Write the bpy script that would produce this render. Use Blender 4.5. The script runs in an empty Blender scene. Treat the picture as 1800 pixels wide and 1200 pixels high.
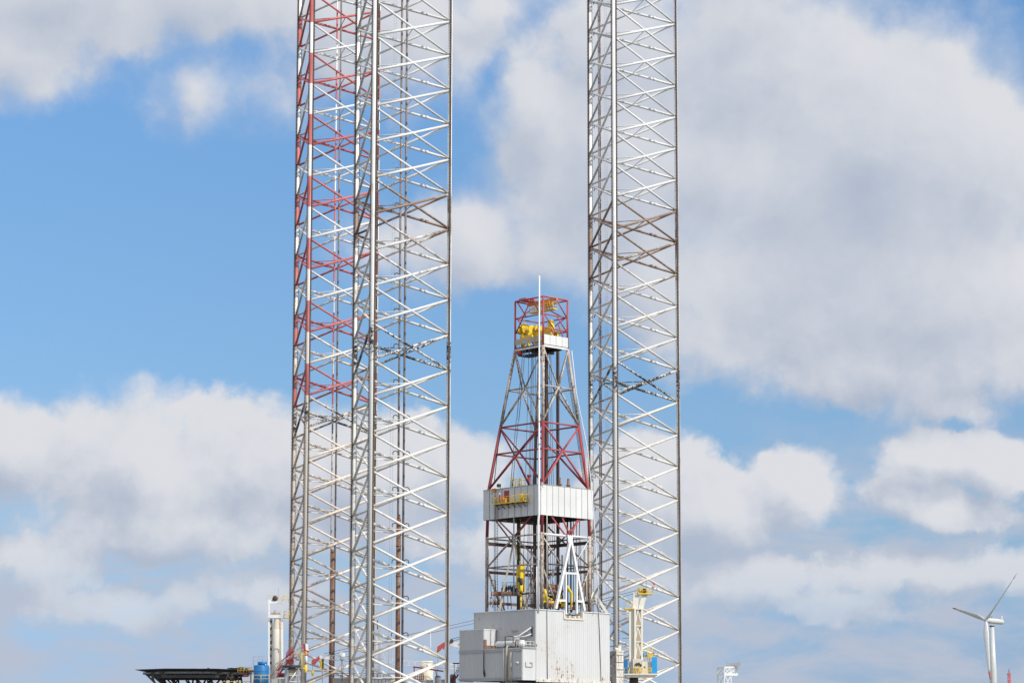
import bpy, math, random
from mathutils import Vector as V, Matrix
random.seed(7)
R = math.radians
scene = bpy.context.scene
COL = scene.collection

# ------------------------------------------------------------------ camera
F, YP, TH, RO = 4137.33, 773.02, R(7.4629), R(-0.0973)
CZ = 10.0
cam_d = bpy.data.cameras.new('camera')
cam = bpy.data.objects.new('camera', cam_d)
COL.objects.link(cam)
cam.location = (0, 0, CZ)
cam.matrix_world = Matrix.Translation((0, 0, CZ)) @ Matrix.Rotation(R(90) + TH, 4, 'X') @ Matrix.Rotation(-RO, 4, 'Z')
cam_d.sensor_width = 36
cam_d.lens = F / 1800 * 36
cam_d.shift_y = (YP - 600) / 1800
cam_d.clip_start = 1
cam_d.clip_end = 60000
scene.camera = cam


def ray(px, py):
    u, w = px - 900, YP - py
    a = u * math.cos(RO) + w * math.sin(RO)
    b = -u * math.sin(RO) + w * math.cos(RO)
    return V((a, F * math.cos(TH) - b * math.sin(TH), F * math.sin(TH) + b * math.cos(TH)))


def P(px, py, Y):
    """the point of the place at distance Y that the photograph shows at (px, py)"""
    d = ray(px, py)
    return V((0, 0, CZ)) + d * (Y / d.y)


def onplane(px, py, p0, n):
    d = ray(px, py)
    o = V((0, 0, CZ))
    return o + d * ((p0 - o).dot(n) / d.dot(n))


Zv = V((0, 0, 1))


# ------------------------------------------------------------------ mesh helper
class MB:
    def __init__(s):
        s.v = []; s.f = []; s.sm = []

    def quad(s, *pts):
        i = len(s.v); s.v += [V(p) for p in pts]; s.f.append(tuple(range(i, i + len(pts)))); s.sm.append(False)
        return s

    def box(s, c, ax, ay, az):
        """box with centre c and half axes"""
        c = V(c); ax = V(ax); ay = V(ay); az = V(az)
        if ax.cross(ay).dot(az) < 0: ax = -ax
        i = len(s.v)
        for sz in (-1, 1):
            for sx, sy in ((-1, -1), (1, -1), (1, 1), (-1, 1)):
                s.v.append(c + ax * sx + ay * sy + az * sz)
        for q in ((3, 2, 1, 0), (4, 5, 6, 7), (0, 1, 5, 4), (1, 2, 6, 5), (2, 3, 7, 6), (3, 0, 4, 7)):
            s.f.append(tuple(i + k for k in q)); s.sm.append(False)
        return s

    def abox(s, c, dx, dy, dz):
        return s.box(c, (dx / 2, 0, 0), (0, dy / 2, 0), (0, 0, dz / 2))

    def beam(s, p, q, w, h, side=None):
        p = V(p); q = V(q); d = q - p
        a = d.normalized()
        if side is None: side = Zv if abs(a.z) < .95 else V((1, 0, 0))
        x = a.cross(V(side))
        if x.length < 1e-6: x = a.cross(V((0, 1, 0)))
        x.normalize(); y = x.cross(a)
        return s.box((p + q) / 2, x * (w / 2), y * (h / 2), d / 2)

    def tube(s, p, q, r, n=8, r2=None, cap=True):
        return s.path([p, q], [r, r if r2 is None else r2], n, cap)

    def path(s, pts, r, n=8, cap=True):
        pts = [V(p) for p in pts]
        rs = r if isinstance(r, (list, tuple)) else [r] * len(pts)
        base = len(s.v)
        t0 = (pts[1] - pts[0]).normalized()
        x = t0.orthogonal().normalized()
        for k, p in enumerate(pts):
            if k == 0: t = pts[1] - pts[0]
            elif k == len(pts) - 1: t = pts[-1] - pts[-2]
            else: t = (pts[k + 1] - pts[k]).normalized() + (pts[k] - pts[k - 1]).normalized()
            t.normalize()
            x = (x - t * x.dot(t)).normalized(); y = t.cross(x)
            for j in range(n):
                a = 2 * math.pi * j / n
                s.v.append(p + (x * math.cos(a) + y * math.sin(a)) * rs[k])
        for k in range(len(pts) - 1):
            for j in range(n):
                a, b = base + k * n + j, base + k * n + (j + 1) % n
                s.f.append((a, b, b + n, a + n)); s.sm.append(True)
        if cap:
            s.f.append(tuple(base + j for j in reversed(range(n)))); s.sm.append(False)
            e = base + (len(pts) - 1) * n
            s.f.append(tuple(e + j for j in range(n))); s.sm.append(False)
        return s

    def lathe(s, o, prof, n=20, ax=None):
        """prof: list of (radius, height) above o along ax"""
        ax = V(ax or Zv).normalized()
        x = ax.orthogonal().normalized(); y = ax.cross(x)
        base = len(s.v); o = V(o)
        for r, h in prof:
            for j in range(n):
                a = 2 * math.pi * j / n
                s.v.append(o + ax * h + (x * math.cos(a) + y * math.sin(a)) * max(r, 1e-3))
        for k in range(len(prof) - 1):
            sharp = abs(prof[k][1] - prof[k + 1][1]) < 1e-4
            for j in range(n):
                a, b = base + k * n + j, base + k * n + (j + 1) % n
                s.f.append((a, b, b + n, a + n)); s.sm.append(not sharp)
        s.f.append(tuple(base + j for j in reversed(range(n)))); s.sm.append(False)
        e = base + (len(prof) - 1) * n
        s.f.append(tuple(e + j for j in range(n))); s.sm.append(False)
        return s

    def prism(s, pts, d):
        """polygon pts pushed along d"""
        pts = [V(p) for p in pts]; d = V(d); n = len(pts); i = len(s.v)
        s.v += pts + [p + d for p in pts]
        s.f.append(tuple(i + k for k in reversed(range(n)))); s.sm.append(False)
        s.f.append(tuple(i + n + k for k in range(n))); s.sm.append(False)
        for k in range(n):
            a, b = i + k, i + (k + 1) % n
            s.f.append((a, b, b + n, a + n)); s.sm.append(False)
        return s

    def ladder(s, p, q, wd, r=.035, step=.45, rr=None):
        p = V(p); q = V(q); wd = V(wd)
        s.tube(p - wd, q - wd, r, 5); s.tube(p + wd, q + wd, r, 5)
        n = int((q - p).length / step)
        for k in range(1, n):
            c = p.lerp(q, k / n)
            s.tube(c - wd, c + wd, rr or r * .7, 4)
        return s

    def rail(s, pts, h=1.1, r=.04, gap=1.3, mid=True):
        pts = [V(p) for p in pts]
        for a, b in zip(pts[:-1], pts[1:]):
            up = Zv * h
            s.tube(a + up, b + up, r, 5)
            if mid: s.tube(a + up * .52, b + up * .52, r * .8, 5)
            n = max(1, round((b - a).length / gap))
            for k in range(n + 1):
                c = a.lerp(b, k / n)
                s.tube(c, c + up, r, 5)
        return s

    def ball(s, c, r, n=14, m=9, sq=1.0):
        prof = []
        for k in range(m + 1):
            a = -math.pi / 2 + math.pi * k / m
            prof.append((r * math.cos(a), r * sq * math.sin(a)))
        return s.lathe(c, prof, n)


def mesh_obj(name, mb, mat, base=V((0, 0, 0)), parent=None):
    me = bpy.data.meshes.new(name)
    me.from_pydata([tuple(p - base) for p in mb.v], [], mb.f)
    me.polygons.foreach_set('use_smooth', mb.sm)
    me.materials.append(mat)
    me.update()
    o = bpy.data.objects.new(name, me)
    COL.objects.link(o)
    if parent is not None: o.parent = parent
    else: o.location = base
    return o


def props(o, label=None, cat=None, group=None, kind=None):
    if label: o['label'] = label
    if cat: o['category'] = cat
    if group: o['group'] = group
    if kind: o['kind'] = kind
    return o


class Thing:
    """an Empty at the thing's base; parts are built in place and hang under it"""
    def __init__(s, name, label, cat, base, group=None):
        s.base = V(base)
        s.o = bpy.data.objects.new(name, None)
        s.o.empty_display_size = .5
        COL.objects.link(s.o); s.o.location = s.base
        props(s.o, label, cat, group)

    def part(s, name, mb, mat, parent=None, label=None):
        o = mesh_obj(name, mb, mat, s.base, parent or s.o)
        if label: o['label'] = label
        return o


def single(name, mb, mat, base, label=None, cat=None, group=None, kind=None):
    return props(mesh_obj(name, mb, mat, V(base)), label, cat, group, kind)


# ------------------------------------------------------------------ node helper
class NT:
    def __init__(s, tree):
        s.t = tree; s.n = tree.nodes; s.l = tree.links

    def link(s, a, b):
        if isinstance(a, bpy.types.NodeSocket): s.l.new(a, b)
        elif a is not None: b.default_value = a

    def m(s, op, a, b=None, c=None, clamp=False):
        n = s.n.new('ShaderNodeMath'); n.operation = op; n.use_clamp = clamp
        for i, x in enumerate((a, b, c)):
            if x is not None: s.link(x, n.inputs[i])
        return n.outputs[0]

    def vm(s, op, a, b=None, c=None, out=0):
        n = s.n.new('ShaderNodeVectorMath'); n.operation = op
        for i, x in enumerate((a, b, c)):
            if x is not None: s.link(x, n.inputs[i])
        return n.outputs[out]

    def noise(s, v, scale, detail=4, rough=.55, dist=0, col=False):
        n = s.n.new('ShaderNodeTexNoise'); n.inputs['Scale'].default_value = scale
        n.inputs['Detail'].default_value = detail; n.inputs['Roughness'].default_value = rough
        n.inputs['Distortion'].default_value = dist
        if v is not None: s.l.new(v, n.inputs['Vector'])
        return n.outputs['Color' if col else 'Fac']

    def smooth(s, x, a, b, lo=0.0, hi=1.0):
        n = s.n.new('ShaderNodeMapRange'); n.interpolation_type = 'SMOOTHSTEP'
        s.link(x, n.inputs['Value'])
        for k, val in (('From Min', a), ('From Max', b), ('To Min', lo), ('To Max', hi)):
            s.link(val, n.inputs[k])
        return n.outputs[0]

    def mix(s, f, a, b):
        n = s.n.new('ShaderNodeMix'); n.data_type = 'RGBA'
        s.link(f, n.inputs[0])
        for x, k in ((a, 6), (b, 7)):
            s.link((*x, 1) if isinstance(x, tuple) and len(x) == 3 else x, n.inputs[k])
        return n.outputs[2]

    def ramp(s, x, stops):
        n = s.n.new('ShaderNodeValToRGB'); s.link(x, n.inputs[0]); e = n.color_ramp.elements
        stops = sorted(stops)
        while len(e) < len(stops): e.new(.5)
        for k, (p, c) in enumerate(stops):
            e[k].position = min(max(p, 0), 1); e[k].color = (c, c, c, 1) if not isinstance(c, tuple) else (*c, 1)
        return n.outputs[0]

    def comb(s, x, y, z):
        n = s.n.new('ShaderNodeCombineXYZ')
        for i, k in enumerate((x, y, z)): s.link(k, n.inputs[i])
        return n.outputs[0]

    def sep(s, v):
        n = s.n.new('ShaderNodeSeparateXYZ'); s.l.new(v, n.inputs[0]); return n.outputs

    def obj(s):
        return s.n.new('ShaderNodeTexCoord').outputs['Object']


def new_mat(name, rough=.55, metal=0.0):
    m = bpy.data.materials.new(name); m.use_nodes = True
    t = NT(m.node_tree)
    b = t.n['Principled BSDF']
    b.inputs['Roughness'].default_value = rough; b.inputs['Metallic'].default_value = metal
    return m, t, b


RUST1, RUST2 = (.235, .105, .05), (.12, .062, .045)


def paint(name, col, rust=.2, dirt=.25, scale=1.0, rough=.5, streak=True, rustcol=None, darkcol=(.16, .14, .12)):
    """weathered paint: dirt clouds, rust patches and vertical rust runs"""
    m, t, b = new_mat(name, rough)
    o = t.obj()
    big = t.noise(o, .45 * scale, 5, .6)
    fine = t.noise(o, 3.2 * scale, 5, .65)
    st = t.noise(t.vm('MULTIPLY', o, (2.2 * scale, 2.2 * scale, .16 * scale)), 1.0, 5, .6)
    c = t.mix(t.smooth(big, .35, .75, 0, dirt), col, darkcol)
    c = t.mix(t.smooth(st, .52, .8, 0, dirt * .9), c, darkcol)
    mask = t.m('ADD', t.m('MULTIPLY', fine, .55), t.m('MULTIPLY', st if streak else big, .45))
    th = .74 - .34 * rust
    rc = t.mix(fine, rustcol or RUST1, RUST2)
    c = t.mix(t.smooth(mask, th, th + .07, 0, min(1, .55 + rust)), c, rc)
    t.l.new(c, b.inputs['Base Color'])
    t.l.new(t.smooth(mask, th, th + .1, rough, .85), b.inputs['Roughness'])
    return m


H = 6.4


def leg_paint(name, NB, rust, black, stripes=False, k=1.0, white=(.74, .74, .73), low=(.76, .73, .67)):
    """tubular leg paint: bands of rust and of tar-black growth at set heights, red and white courses"""
    m, t, b = new_mat(name, .5)
    o = t.obj()
    z = t.m('DIVIDE', t.sep(o)[2], H)
    lv = t.m('SUBTRACT', float(NB), z)                      # bays below the top level
    x = t.m('DIVIDE', t.m('ADD', lv, 5.0), 32.0)
    st = lambda L: [((a + 5) / 32, v) for a, v in L]
    rz = t.ramp(x, st(rust)); bz = t.ramp(x, st(black))
    big = t.noise(o, .55, 6, .65); fine = t.noise(o, 2.6, 5, .65)
    run = t.noise(t.vm('MULTIPLY', o, (2.4, 2.4, .22)), 1.0, 5, .6)
    w = t.mix(t.smooth(lv, 6, 12), white, low)
    w = t.mix(t.smooth(big, .45, .8, 0, .25), w, (.55, .49, .42))
    w = t.mix(t.smooth(run, .5, .75, 0, .22), w, (.50, .43, .36))
    if stripes:
        par = t.m('MODULO', t.m('FLOOR', t.m('ADD', lv, 20.0)), 2.0)
        red = t.m('MULTIPLY', par, t.m('LESS_THAN', lv, 12.05))
        rc = t.mix(t.smooth(run, .4, .75), (.57, .15, .145), (.38, .07, .075))
        w = t.mix(red, w, rc)
    nz = t.m('ADD', t.m('MULTIPLY', big, .55), t.m('ADD', t.m('MULTIPLY', fine, .2), t.m('MULTIPLY', run, .25)))
    oi = t.n.new('ShaderNodeObjectInfo').outputs['Random']
    e = t.m('ADD', t.m('MULTIPLY_ADD', oi, .07, t.m('SUBTRACT', nz, .03)), t.m('MULTIPLY', rz, .4 * k))
    rcol = t.mix(t.smooth(fine, .3, .7), (.29, .165, .095), (.15, .09, .065))
    c = t.mix(t.smooth(e, .58, .72, 0, .25), w, (.48, .33, .22))
    c = t.mix(t.smooth(e, .66, .82, 0, .88), c, rcol)
    eb = t.m('ADD', t.m('ADD', t.m('MULTIPLY', fine, .6), t.m('MULTIPLY', big, .4)), t.m('MULTIPLY', bz, .36))
    c = t.mix(t.smooth(eb, .74, .86), c, (.022, .022, .028))
    oi = t.n.new('ShaderNodeObjectInfo').outputs['Random']
    hs = t.n.new('ShaderNodeHueSaturation')
    t.l.new(t.m('MULTIPLY_ADD', oi, .2, .86), hs.inputs['Value']); t.l.new(c, hs.inputs['Color'])
    t.l.new(hs.outputs[0], b.inputs['Base Color'])
    return m


def plain(name, col, rough=.5, var=.25, metal=0.0, scale=1.5):
    m, t, b = new_mat(name, rough, metal)
    o = t.obj()
    n = t.noise(o, scale, 5, .6)
    dk = tuple(c * (1 - var) for c in col)
    t.l.new(t.mix(t.smooth(n, .35, .7), col, dk), b.inputs['Base Color'])
    return m


def cladding(name, col, amount):
    """painted sheet: faint sheet-to-sheet tint, a few rust spots with runs, mostly low down"""
    m, t, b = new_mat(name, .45)
    o = t.obj()
    x_, y_, z_ = t.sep(o)
    big = t.noise(o, .16, 4, .55)
    sheet = t.noise(t.vm('MULTIPLY', o, (.9, .9, .01)), 1.0, 1, .5)
    spot = t.noise(o, 1.7, 4, .6)
    run = t.noise(t.vm('MULTIPLY', o, (2.6, 2.6, .3)), 1.0, 4, .55)
    c = t.mix(t.smooth(sheet, .4, .62, 0, .22), col, tuple(k * .82 for k in col))
    c = t.mix(t.smooth(big, .4, .7, 0, .22), c, (.46, .44, .40))
    where = t.m('ADD', t.smooth(big, .46, .62), t.smooth(z_, 7.5, 1.0, 0, .45))
    e = t.m('ADD', t.m('ADD', t.m('MULTIPLY', spot, .5), t.m('MULTIPLY', run, .5)), t.m('MULTIPLY', where, amount))
    c = t.mix(t.smooth(e, .65, .75, 0, .4), c, (.50, .33, .2))
    c = t.mix(t.smooth(e, .71, .78, 0, .9), c, (.20, .10, .06))
    t.l.new(c, b.inputs['Base Color'])
    return m


M = dict(
    white=paint('white_steel_paint', (.76, .76, .74), .26, .2),
    white_clean=paint('clean_white_paint', (.80, .80, .79), .06, .12),
    derrick=paint('weathered_derrick_steel', (.54, .48, .42), .7, .75, .8, darkcol=(.18, .13, .10), rustcol=(.26, .15, .09)),
    white_rusty=paint('rusty_white_paint', (.70, .67, .61), .62, .35, 1.3),
    rust_stain=paint('rust_stained_cream', (.74, .62, .47), .45, .1, .9, rustcol=(.45, .22, .08)),
    cream_clean=paint('clean_cream_paint', (.82, .78, .68), .02, .05),
    cream=paint('cream_steel_paint', (.74, .68, .56), .3, .22),
    beige=paint('beige_steel_paint', (.50, .42, .32), .45, .4),
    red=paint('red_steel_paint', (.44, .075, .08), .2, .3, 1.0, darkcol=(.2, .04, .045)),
    maroon=paint('dark_and_shaded_red_paint', (.28, .04, .05), .3, .4, darkcol=(.13, .025, .03)),  # true dark red parts, and the derrick's red darkened for shade
    yellow=paint('yellow_steel_paint', (.84, .58, .04), .22, .3, 1.5, darkcol=(.25, .16, .03)),
    pipe_grey=paint('grey_brown_pipe', (.23, .2, .19), .45, .5, 1.0, darkcol=(.06, .045, .045)),
    gutter=plain('light_grey_gutter', (.30, .31, .31), .6, .3),
    orange=plain('orange_paint', (.75, .28, .05)),
    grey=paint('grey_steel_paint', (.36, .37, .38), .3, .3),
    dark=plain('dark_grey_steel', (.055, .055, .06), .6),
    black=plain('black_rubber', (.015, .015, .018), .55),
    rust=paint('rusted_steel', (.25, .155, .115), .8, .6, 1.0, darkcol=(.07, .04, .035)),
    brown=paint('brown_stained_steel', (.085, .045, .04), .5, .4, 1.2, darkcol=(.03, .02, .02)),
    rack=paint('greased_rack_steel', (.16, .115, .09), .5, .5, 1.0, darkcol=(.05, .04, .035)),
    cable=plain('steel_cable', (.06, .06, .07), .5),
    blue=paint('blue_tank_paint', (.012, .17, .44), .05, .2, darkcol=(.01, .09, .26)),
    bright_blue=plain('bright_blue_panel', (.02, .33, .70), .45, .12),
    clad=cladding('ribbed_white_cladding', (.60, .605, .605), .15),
    clad_shade=cladding('shaded_ribbed_cladding', (.50, .505, .515), .06),  # house paint again, darkened for the walls turned from the sun
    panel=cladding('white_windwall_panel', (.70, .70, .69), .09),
    panel_shade=cladding('shaded_windwall_panel', (.60, .605, .61), .1),  # same windwall paint, with the shade of its off-sun sides in the colour
    deck=plain('dark_brown_grey_deck', (.115, .10, .09), .7, .45),
    turbine=plain('light_grey_turbine_paint', (.56, .57, .58), .35, .04, 0, .1),
    turbine_red=plain('turbine_red_tip', (.55, .06, .06), .4, .1),
    skin=plain('skin', (.50, .30, .22), .5, .1, 0, 8),
    coverall=plain('orange_red_coverall', (.78, .115, .06), .8, .25, 0, 6),
    helmet=plain('white_plastic', (.85, .85, .84), .3, .05),
    bird=plain('white_feathers', (.85, .85, .85), .7, .1),
)

# ------------------------------------------------------------------ legs
PHI = R(13.42)
LR = 17.7655 / math.sqrt(3)
CH = {'C': PHI, 'A': PHI + R(120), 'B': PHI + R(240)}


def build_leg(label, x0, y0, h0, NB, mats):
    zb = h0 + CZ - NB * H
    base = V((x0, y0, zb))
    T = Thing('jackup_leg', label, 'rig leg', base, 'lattice legs of the jack-up rig')
    top = zb + (NB + 4) * H
    pos = {k: V((x0 + LR * math.cos(a), y0 + LR * math.sin(a), 0)) for k, a in CH.items()}
    for k, a in CH.items():
        p = pos[k]
        ch = T.part('chord', MB().tube(p + Zv * zb, p + Zv * top, .375, 18), mats['chord' + k])
        tan = V((-math.sin(a), math.cos(a), 0)); rad = V((math.cos(a), math.sin(a), 0))
        mb = MB()
        zt0, zt1 = 14.0, top
        zc = (zt0 + zt1) / 2
        mb.box(p + Zv * zc, tan * .39, rad * .16, Zv * ((zt1 - zt0) / 2 - .003))
        pitch = .30
        n = int((zt1 - zt0) / pitch)
        for j in range(n):
            z = zt0 + (j + .5) * pitch
            for sg in (-1, 1):
                a0, a1 = .385, .62
                q = p + Zv * z
                pts = [q + tan * sg * a0 - Zv * .105, q + tan * sg * a1 - Zv * .06, q + tan * sg * a1 + Zv * .06, q + tan * sg * a0 + Zv * .105]
                if sg < 0: pts.reverse()
                mb.prism([t_ - rad * .164 for t_ in pts], rad * .328)
        T.part('rack', mb, mats['rack'], ch)
    lo = 0
    while zb + lo * H < 15.5: lo += 1
    mids = {}
    for i in range(lo, NB + 4):
        z0, z1 = zb + i * H, zb + (i + 1) * H
        cs = []
        for f in ('BC', 'CA', 'AB'):
            p, q = pos[f[0]], pos[f[1]]
            d = (q - p).normalized() * .30
            mb = MB()
            g = .17
            mb.tube(p + d + Zv * (z1 - g), q - d + Zv * (z0 + g), .205, 10)
            mb.tube(p + d + Zv * (z0 + g), q - d + Zv * (z1 - g), .235, 10)
            if f == 'CA':          # clamped anodes on the rear braces
                ta, tb_ = p + d + Zv * (z0 + g), q - d + Zv * (z1 - g)
                for k_ in (.22, .27):
                    mb.tube(ta.lerp(tb_, k_) + Zv * .06, ta.lerp(tb_, k_ + .028) + Zv * .06, .30, 8)
                for k_ in (.62, .67, .72, .77):
                    mb.tube(ta.lerp(tb_, k_) + Zv * .05, ta.lerp(tb_, k_ + .02) + Zv * .05, .28, 8)
            if f == 'BC' and NB - i > 14:
                ta, tb_ = p + d + Zv * (z1 - g), q - d + Zv * (z0 + g)
                mb.tube(ta.lerp(tb_, .70) + Zv * .34, ta.lerp(tb_, .80) + Zv * .34, .09, 6)
                for k_ in (.71, .79): mb.tube(ta.lerp(tb_, k_), ta.lerp(tb_, k_) + Zv * .34, .06, 5)
            c = (p + q) / 2 + Zv * ((z0 + z1) / 2)
            T.part('cross_brace', mb, mats['brace'])
            cs.append(c)
        mb = MB()
        for a_, b_ in ((0, 1), (1, 2), (2, 0)):
            mb.tube(cs[a_].lerp(cs[b_], .02), cs[a_].lerp(cs[b_], .98), .085, 6)
        T.part('inner_brace', mb, mats['brace'])
    return T, pos, zb, top, lo


def bands(rust, black):
    return rust, black


def leg_mats(n, NB, rust, black, stripes=False, kA=1.0, kB=.45, kC=.8):
    def mk(nm, k):
        ch = nm != 'brace'
        lo_ = (.76, .68, .59) if stripes else ((.83, .83, .81) if ch else (.76, .74, .69))
        return leg_paint(f'{n}_{nm}_paint', NB, rust, black, stripes, k, (.82, .82, .81) if ch else (.74, .74, .73), lo_)
    return dict(chordA=mk('rear_chord', kA), chordB=mk('front_chord', kB), chordC=mk('side_chord', kC), brace=mk('brace', 1.0), rack=M['rack'])


near = build_leg('all white lattice leg with a black stained bay, nearest of the three', -21.273, 410.60, 130.517, 22,
                 leg_mats('near_leg', 22, [(-5, .05), (4.4, .08), (5.05, .6), (5.2, .85), (6.1, .8), (6.25, .45), (7.5, .35), (8.8, .12), (10.5, .08), (12, .15), (15, .2), (20, .3)],
                          [(8.6, 0), (9.1, .75), (9.5, .95), (10.1, .7), (10.5, 0)]))
right = build_leg('lattice leg right of the drilling derrick with rust brown bays halfway up', 22.692, 455.89, 144.364, 25,
                  leg_mats('right_leg', 25, [(-5, .1), (1.9, .1), (2.1, .25), (3, .25), (3.2, .12), (5.8, .15), (6.1, .8), (7.0, .85), (8.1, .75), (8.4, .3), (10, .25), (13, .3), (16, .3), (20, .3)],
                           [(10.8, 0), (11.1, .8), (11.5, 1), (11.9, .75), (12.3, .1), (12.6, 0)], kA=1.25, kB=.4))
left = build_leg('lattice leg banded red and white, farthest left', -38.005, 474.87, 146.626, 25,
                 leg_mats('left_leg', 25, [(-5, .1), (8, .12), (9, .25), (12, .3), (13, .3), (16, .3), (20, .35)],
                          [(12.0, 0), (12.3, .8), (12.7, .95), (13.1, .6), (13.3, 0)], True, kA=1.1, kB=.5))


def leg_services(leg, pipes, hook_px, thick, ladder):
    """pipes: (px_top, py_top, Y, r, y_from, y_to, mat); fitted inside the lattice"""
    T, pos, zb, top, lo = leg
    for (px, py, Y, r, ya, yb, mt) in pipes:
        p = P(px, py, Y)
        za = top if ya is None else P(px, ya, Y).z
        zb_ = P(px, yb, Y).z if yb < 1300 else 16.0
        if mt == 'left_brace': M[mt] = bpy.data.materials['left_leg_brace_paint']
        T.part('service_pipe', MB().tube((p.x, p.y, zb_), (p.x, p.y, za), r, 10), M[mt])
    for (px, py, Y, sg, y0, y1) in hook_px:
        p = P(px, py, Y)
        za, zc = P(px, y0, Y).z, P(px, y1, Y).z
        k = math.ceil((zc - zb) / H)
        while zb + (k + .72) * H < za:
            z = zb + (k + .72) * H
            q = V((p.x, p.y, z))
            dx = V((sg, 0, 0))
            T.part('pipe_bracket', MB().path([q, q + dx * .45 + Zv * .22, q + dx * .8 + Zv * .12, q + dx * .95 - Zv * .25, q + dx * .8 - Zv * .4], .085, 6), M['dark'])
            k += 1
    for (px, py, Y, r, y0, mt) in thick:
        p = P(px, py, Y); z1 = P(px, y0, Y).z
        mb = MB().tube((p.x, p.y, 16), (p.x, p.y, z1), r, 14)
        z = 24
        while z < z1:
            mb.tube((p.x, p.y, z), (p.x, p.y, z + .18), r * 1.16, 14); z += 5.3
        mb.tube((p.x, p.y, z1), (p.x, p.y, z1 + .8), r * .62, 10)
        T.part('water_pipe', mb, M[mt])
    for (px, py, Y) in ladder:
        p = P(px, py, Y)
        T.part('ladder', MB().ladder((p.x, p.y, 17), (p.x, p.y, top), V((.22, 0, 0)), .018, .6, .014), M['grey'])


leg_services(near, [(706, 120, 413.2, .19, None, 1400, 'pipe_grey'), (715, 120, 413.6, .2, None, 1400, 'pipe_grey')],
             [(716, 120, 413.6, 1, 330, 1190), (705, 120, 413.2, -1, 180, 1190)], [(701.0, 900, 413.0, .42, 912, 'rust')], [(694, 120, 412.0)])
leg_services(left, [(591.8, 120, 478.0, .17, None, 1400, 'left_brace'), (598.6, 120, 478.4, .18, None, 1400, 'pipe_grey')], [],
             [(583.6, 1060, 477.4, .42, 972, 'rust')], [])
leg_services(right, [(1051.8, 90, 459.0, .12, None, 1400, 'pipe_grey'), (1054.5, 90, 459.3, .14, None, 1400, 'rust')],
             [(1051.5, 90, 459.0, -1, -20, 1000)], [], [(1064.5, 90, 459.5)])

# ------------------------------------------------------------------ rig axes
AX = R(43.42)
U = V((math.cos(AX), math.sin(AX), 0))          # along the stern, to the right and away
W = V((-math.sin(AX), math.cos(AX), 0))         # towards the bow, to the left and away
DC = V((4.8, 428.9, 0))


LEAN = [None, None]


def G(a, b, z):
    """point of the derrick frame; its top stands slightly to the right of its foot"""
    k = 0 if LEAN[0] is None else min(max((z - LEAN[0]) / (LEAN[1] - LEAN[0]), 0), 1)
    return DC + U * a + W * b + Zv * z + V((.6 * k, 0, 0))


def zat(py, a, b):
    """height of the photograph's row py on the vertical through derrick-frame point (a, b)"""
    p = G(a, b, 0)
    z = 50.0
    for _ in range(12):
        u = p.x; d = p.y * math.cos(TH) + (z - CZ) * math.sin(TH)
        w = F * (-p.y * math.sin(TH) + (z - CZ) * math.cos(TH)) / d
        uu = F * u / d
        y = YP - (uu * math.sin(RO) + w * math.cos(RO))
        z += (y - py) * p.y / F
    return z


def FLp(px, py, a):
    """point on the left-facing plane U = a"""
    return onplane(px, py, G(a, 0, 0), U)


def FRp(px, py, b):
    """point on the right-facing plane W = b"""
    return onplane(px, py, G(0, b, 0), W)


# ------------------------------------------------------------------ hull and water
mb = MB()
hull_px = [V((-21.3, 410.6, 0)), V((22.7, 455.9, 0)), V((-38, 474.9, 0))]
cen = (hull_px[0] + hull_px[1] + hull_px[2]) / 3
pts = []
for i in range(3):
    p = hull_px[i]; d = (p - cen).normalized(); s_ = V((-d.y, d.x, 0))
    pts += [p + d * 15 - s_ * 12, p + d * 15 + s_ * 12]
pts = [V((p.x, p.y, 11)) for p in pts]
mb.prism(pts, Zv * 7.5)
hull = Thing('rig_hull', 'rusty triangular rig hull that carries the three lattice legs', 'rig hull', (cen.x, cen.y, 11))
hull.part('hull_shell', mb, M['grey'])
mb = MB()
for i in range(6):
    mb.rail([pts[i] + Zv * 7.5, pts[(i + 1) % 6] + Zv * 7.5], 1.2, .05, 3)
hull.part('guard_rail', mb, M['yellow'])

m, t, b = new_mat('sea_water', .12)
o = t.obj()
n1 = t.noise(o, .12, 6, .6)
t.l.new(t.mix(n1, (.03, .055, .065), (.05, .075, .08)), b.inputs['Base Color'])
bp = t.n.new('ShaderNodeBump'); bp.inputs['Strength'].default_value = .4; bp.inputs['Distance'].default_value = .4
t.l.new(t.noise(o, .5, 5, .6), bp.inputs['Height']); t.l.new(bp.outputs[0], b.inputs['Normal'])
single('water', MB().quad((-25000, -8000, 0), (25000, -8000, 0), (25000, 40000, 0), (-25000, 40000, 0)), m, (0, 0, 0), kind='structure')
m = plain('quay_concrete', (.25, .24, .22), .85, .3, 0, .3)
single('quay', MB().abox((40, -40, 4), 400, 70, 8.3), m, (40, -40, 0), kind='structure')
single('far_shore', MB().abox((300, 1500, 1.2), 5000, 1500, 2.6), plain('sand_and_grass', (.16, .17, .09), .9, .4, 0, .01), (300, 1500, 0), kind='structure')


# ------------------------------------------------------------------ derrick
def lerp2(za, zb_, A, B):
    def f(z):
        k = min(max((z - za) / (zb_ - za), 0), 1)
        return A[0] + (B[0] - A[0]) * k, A[1] + (B[1] - A[1]) * k
    return f


z_roof = zat(1070.5, -8.34, -8.0)
z_wb = zat(904, -6.65, -7.5)
z_wt = zat(851, -6.65, -7.5)
z_cr = zat(607, -3.1, -3.7)
z_ct = zat(520.5, -3.1, -3.7)
LEAN[:] = [z_wt, z_cr]
dims = lerp2(z_wt, z_cr, (5.75, 7.15), (3.13, 3.72))


def hd(z):
    if z < z_wt:
        return (6.05, 7.2)
    return dims(z)


def corner(k, z):
    """k: 0 near, 1 right, 2 far, 3 left"""
    a, b_ = hd(z)
    sa, sb = ((-1, -1), (1, -1), (1, 1), (-1, 1))[k]
    return G(a * sa, b_ * sb, z)


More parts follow.
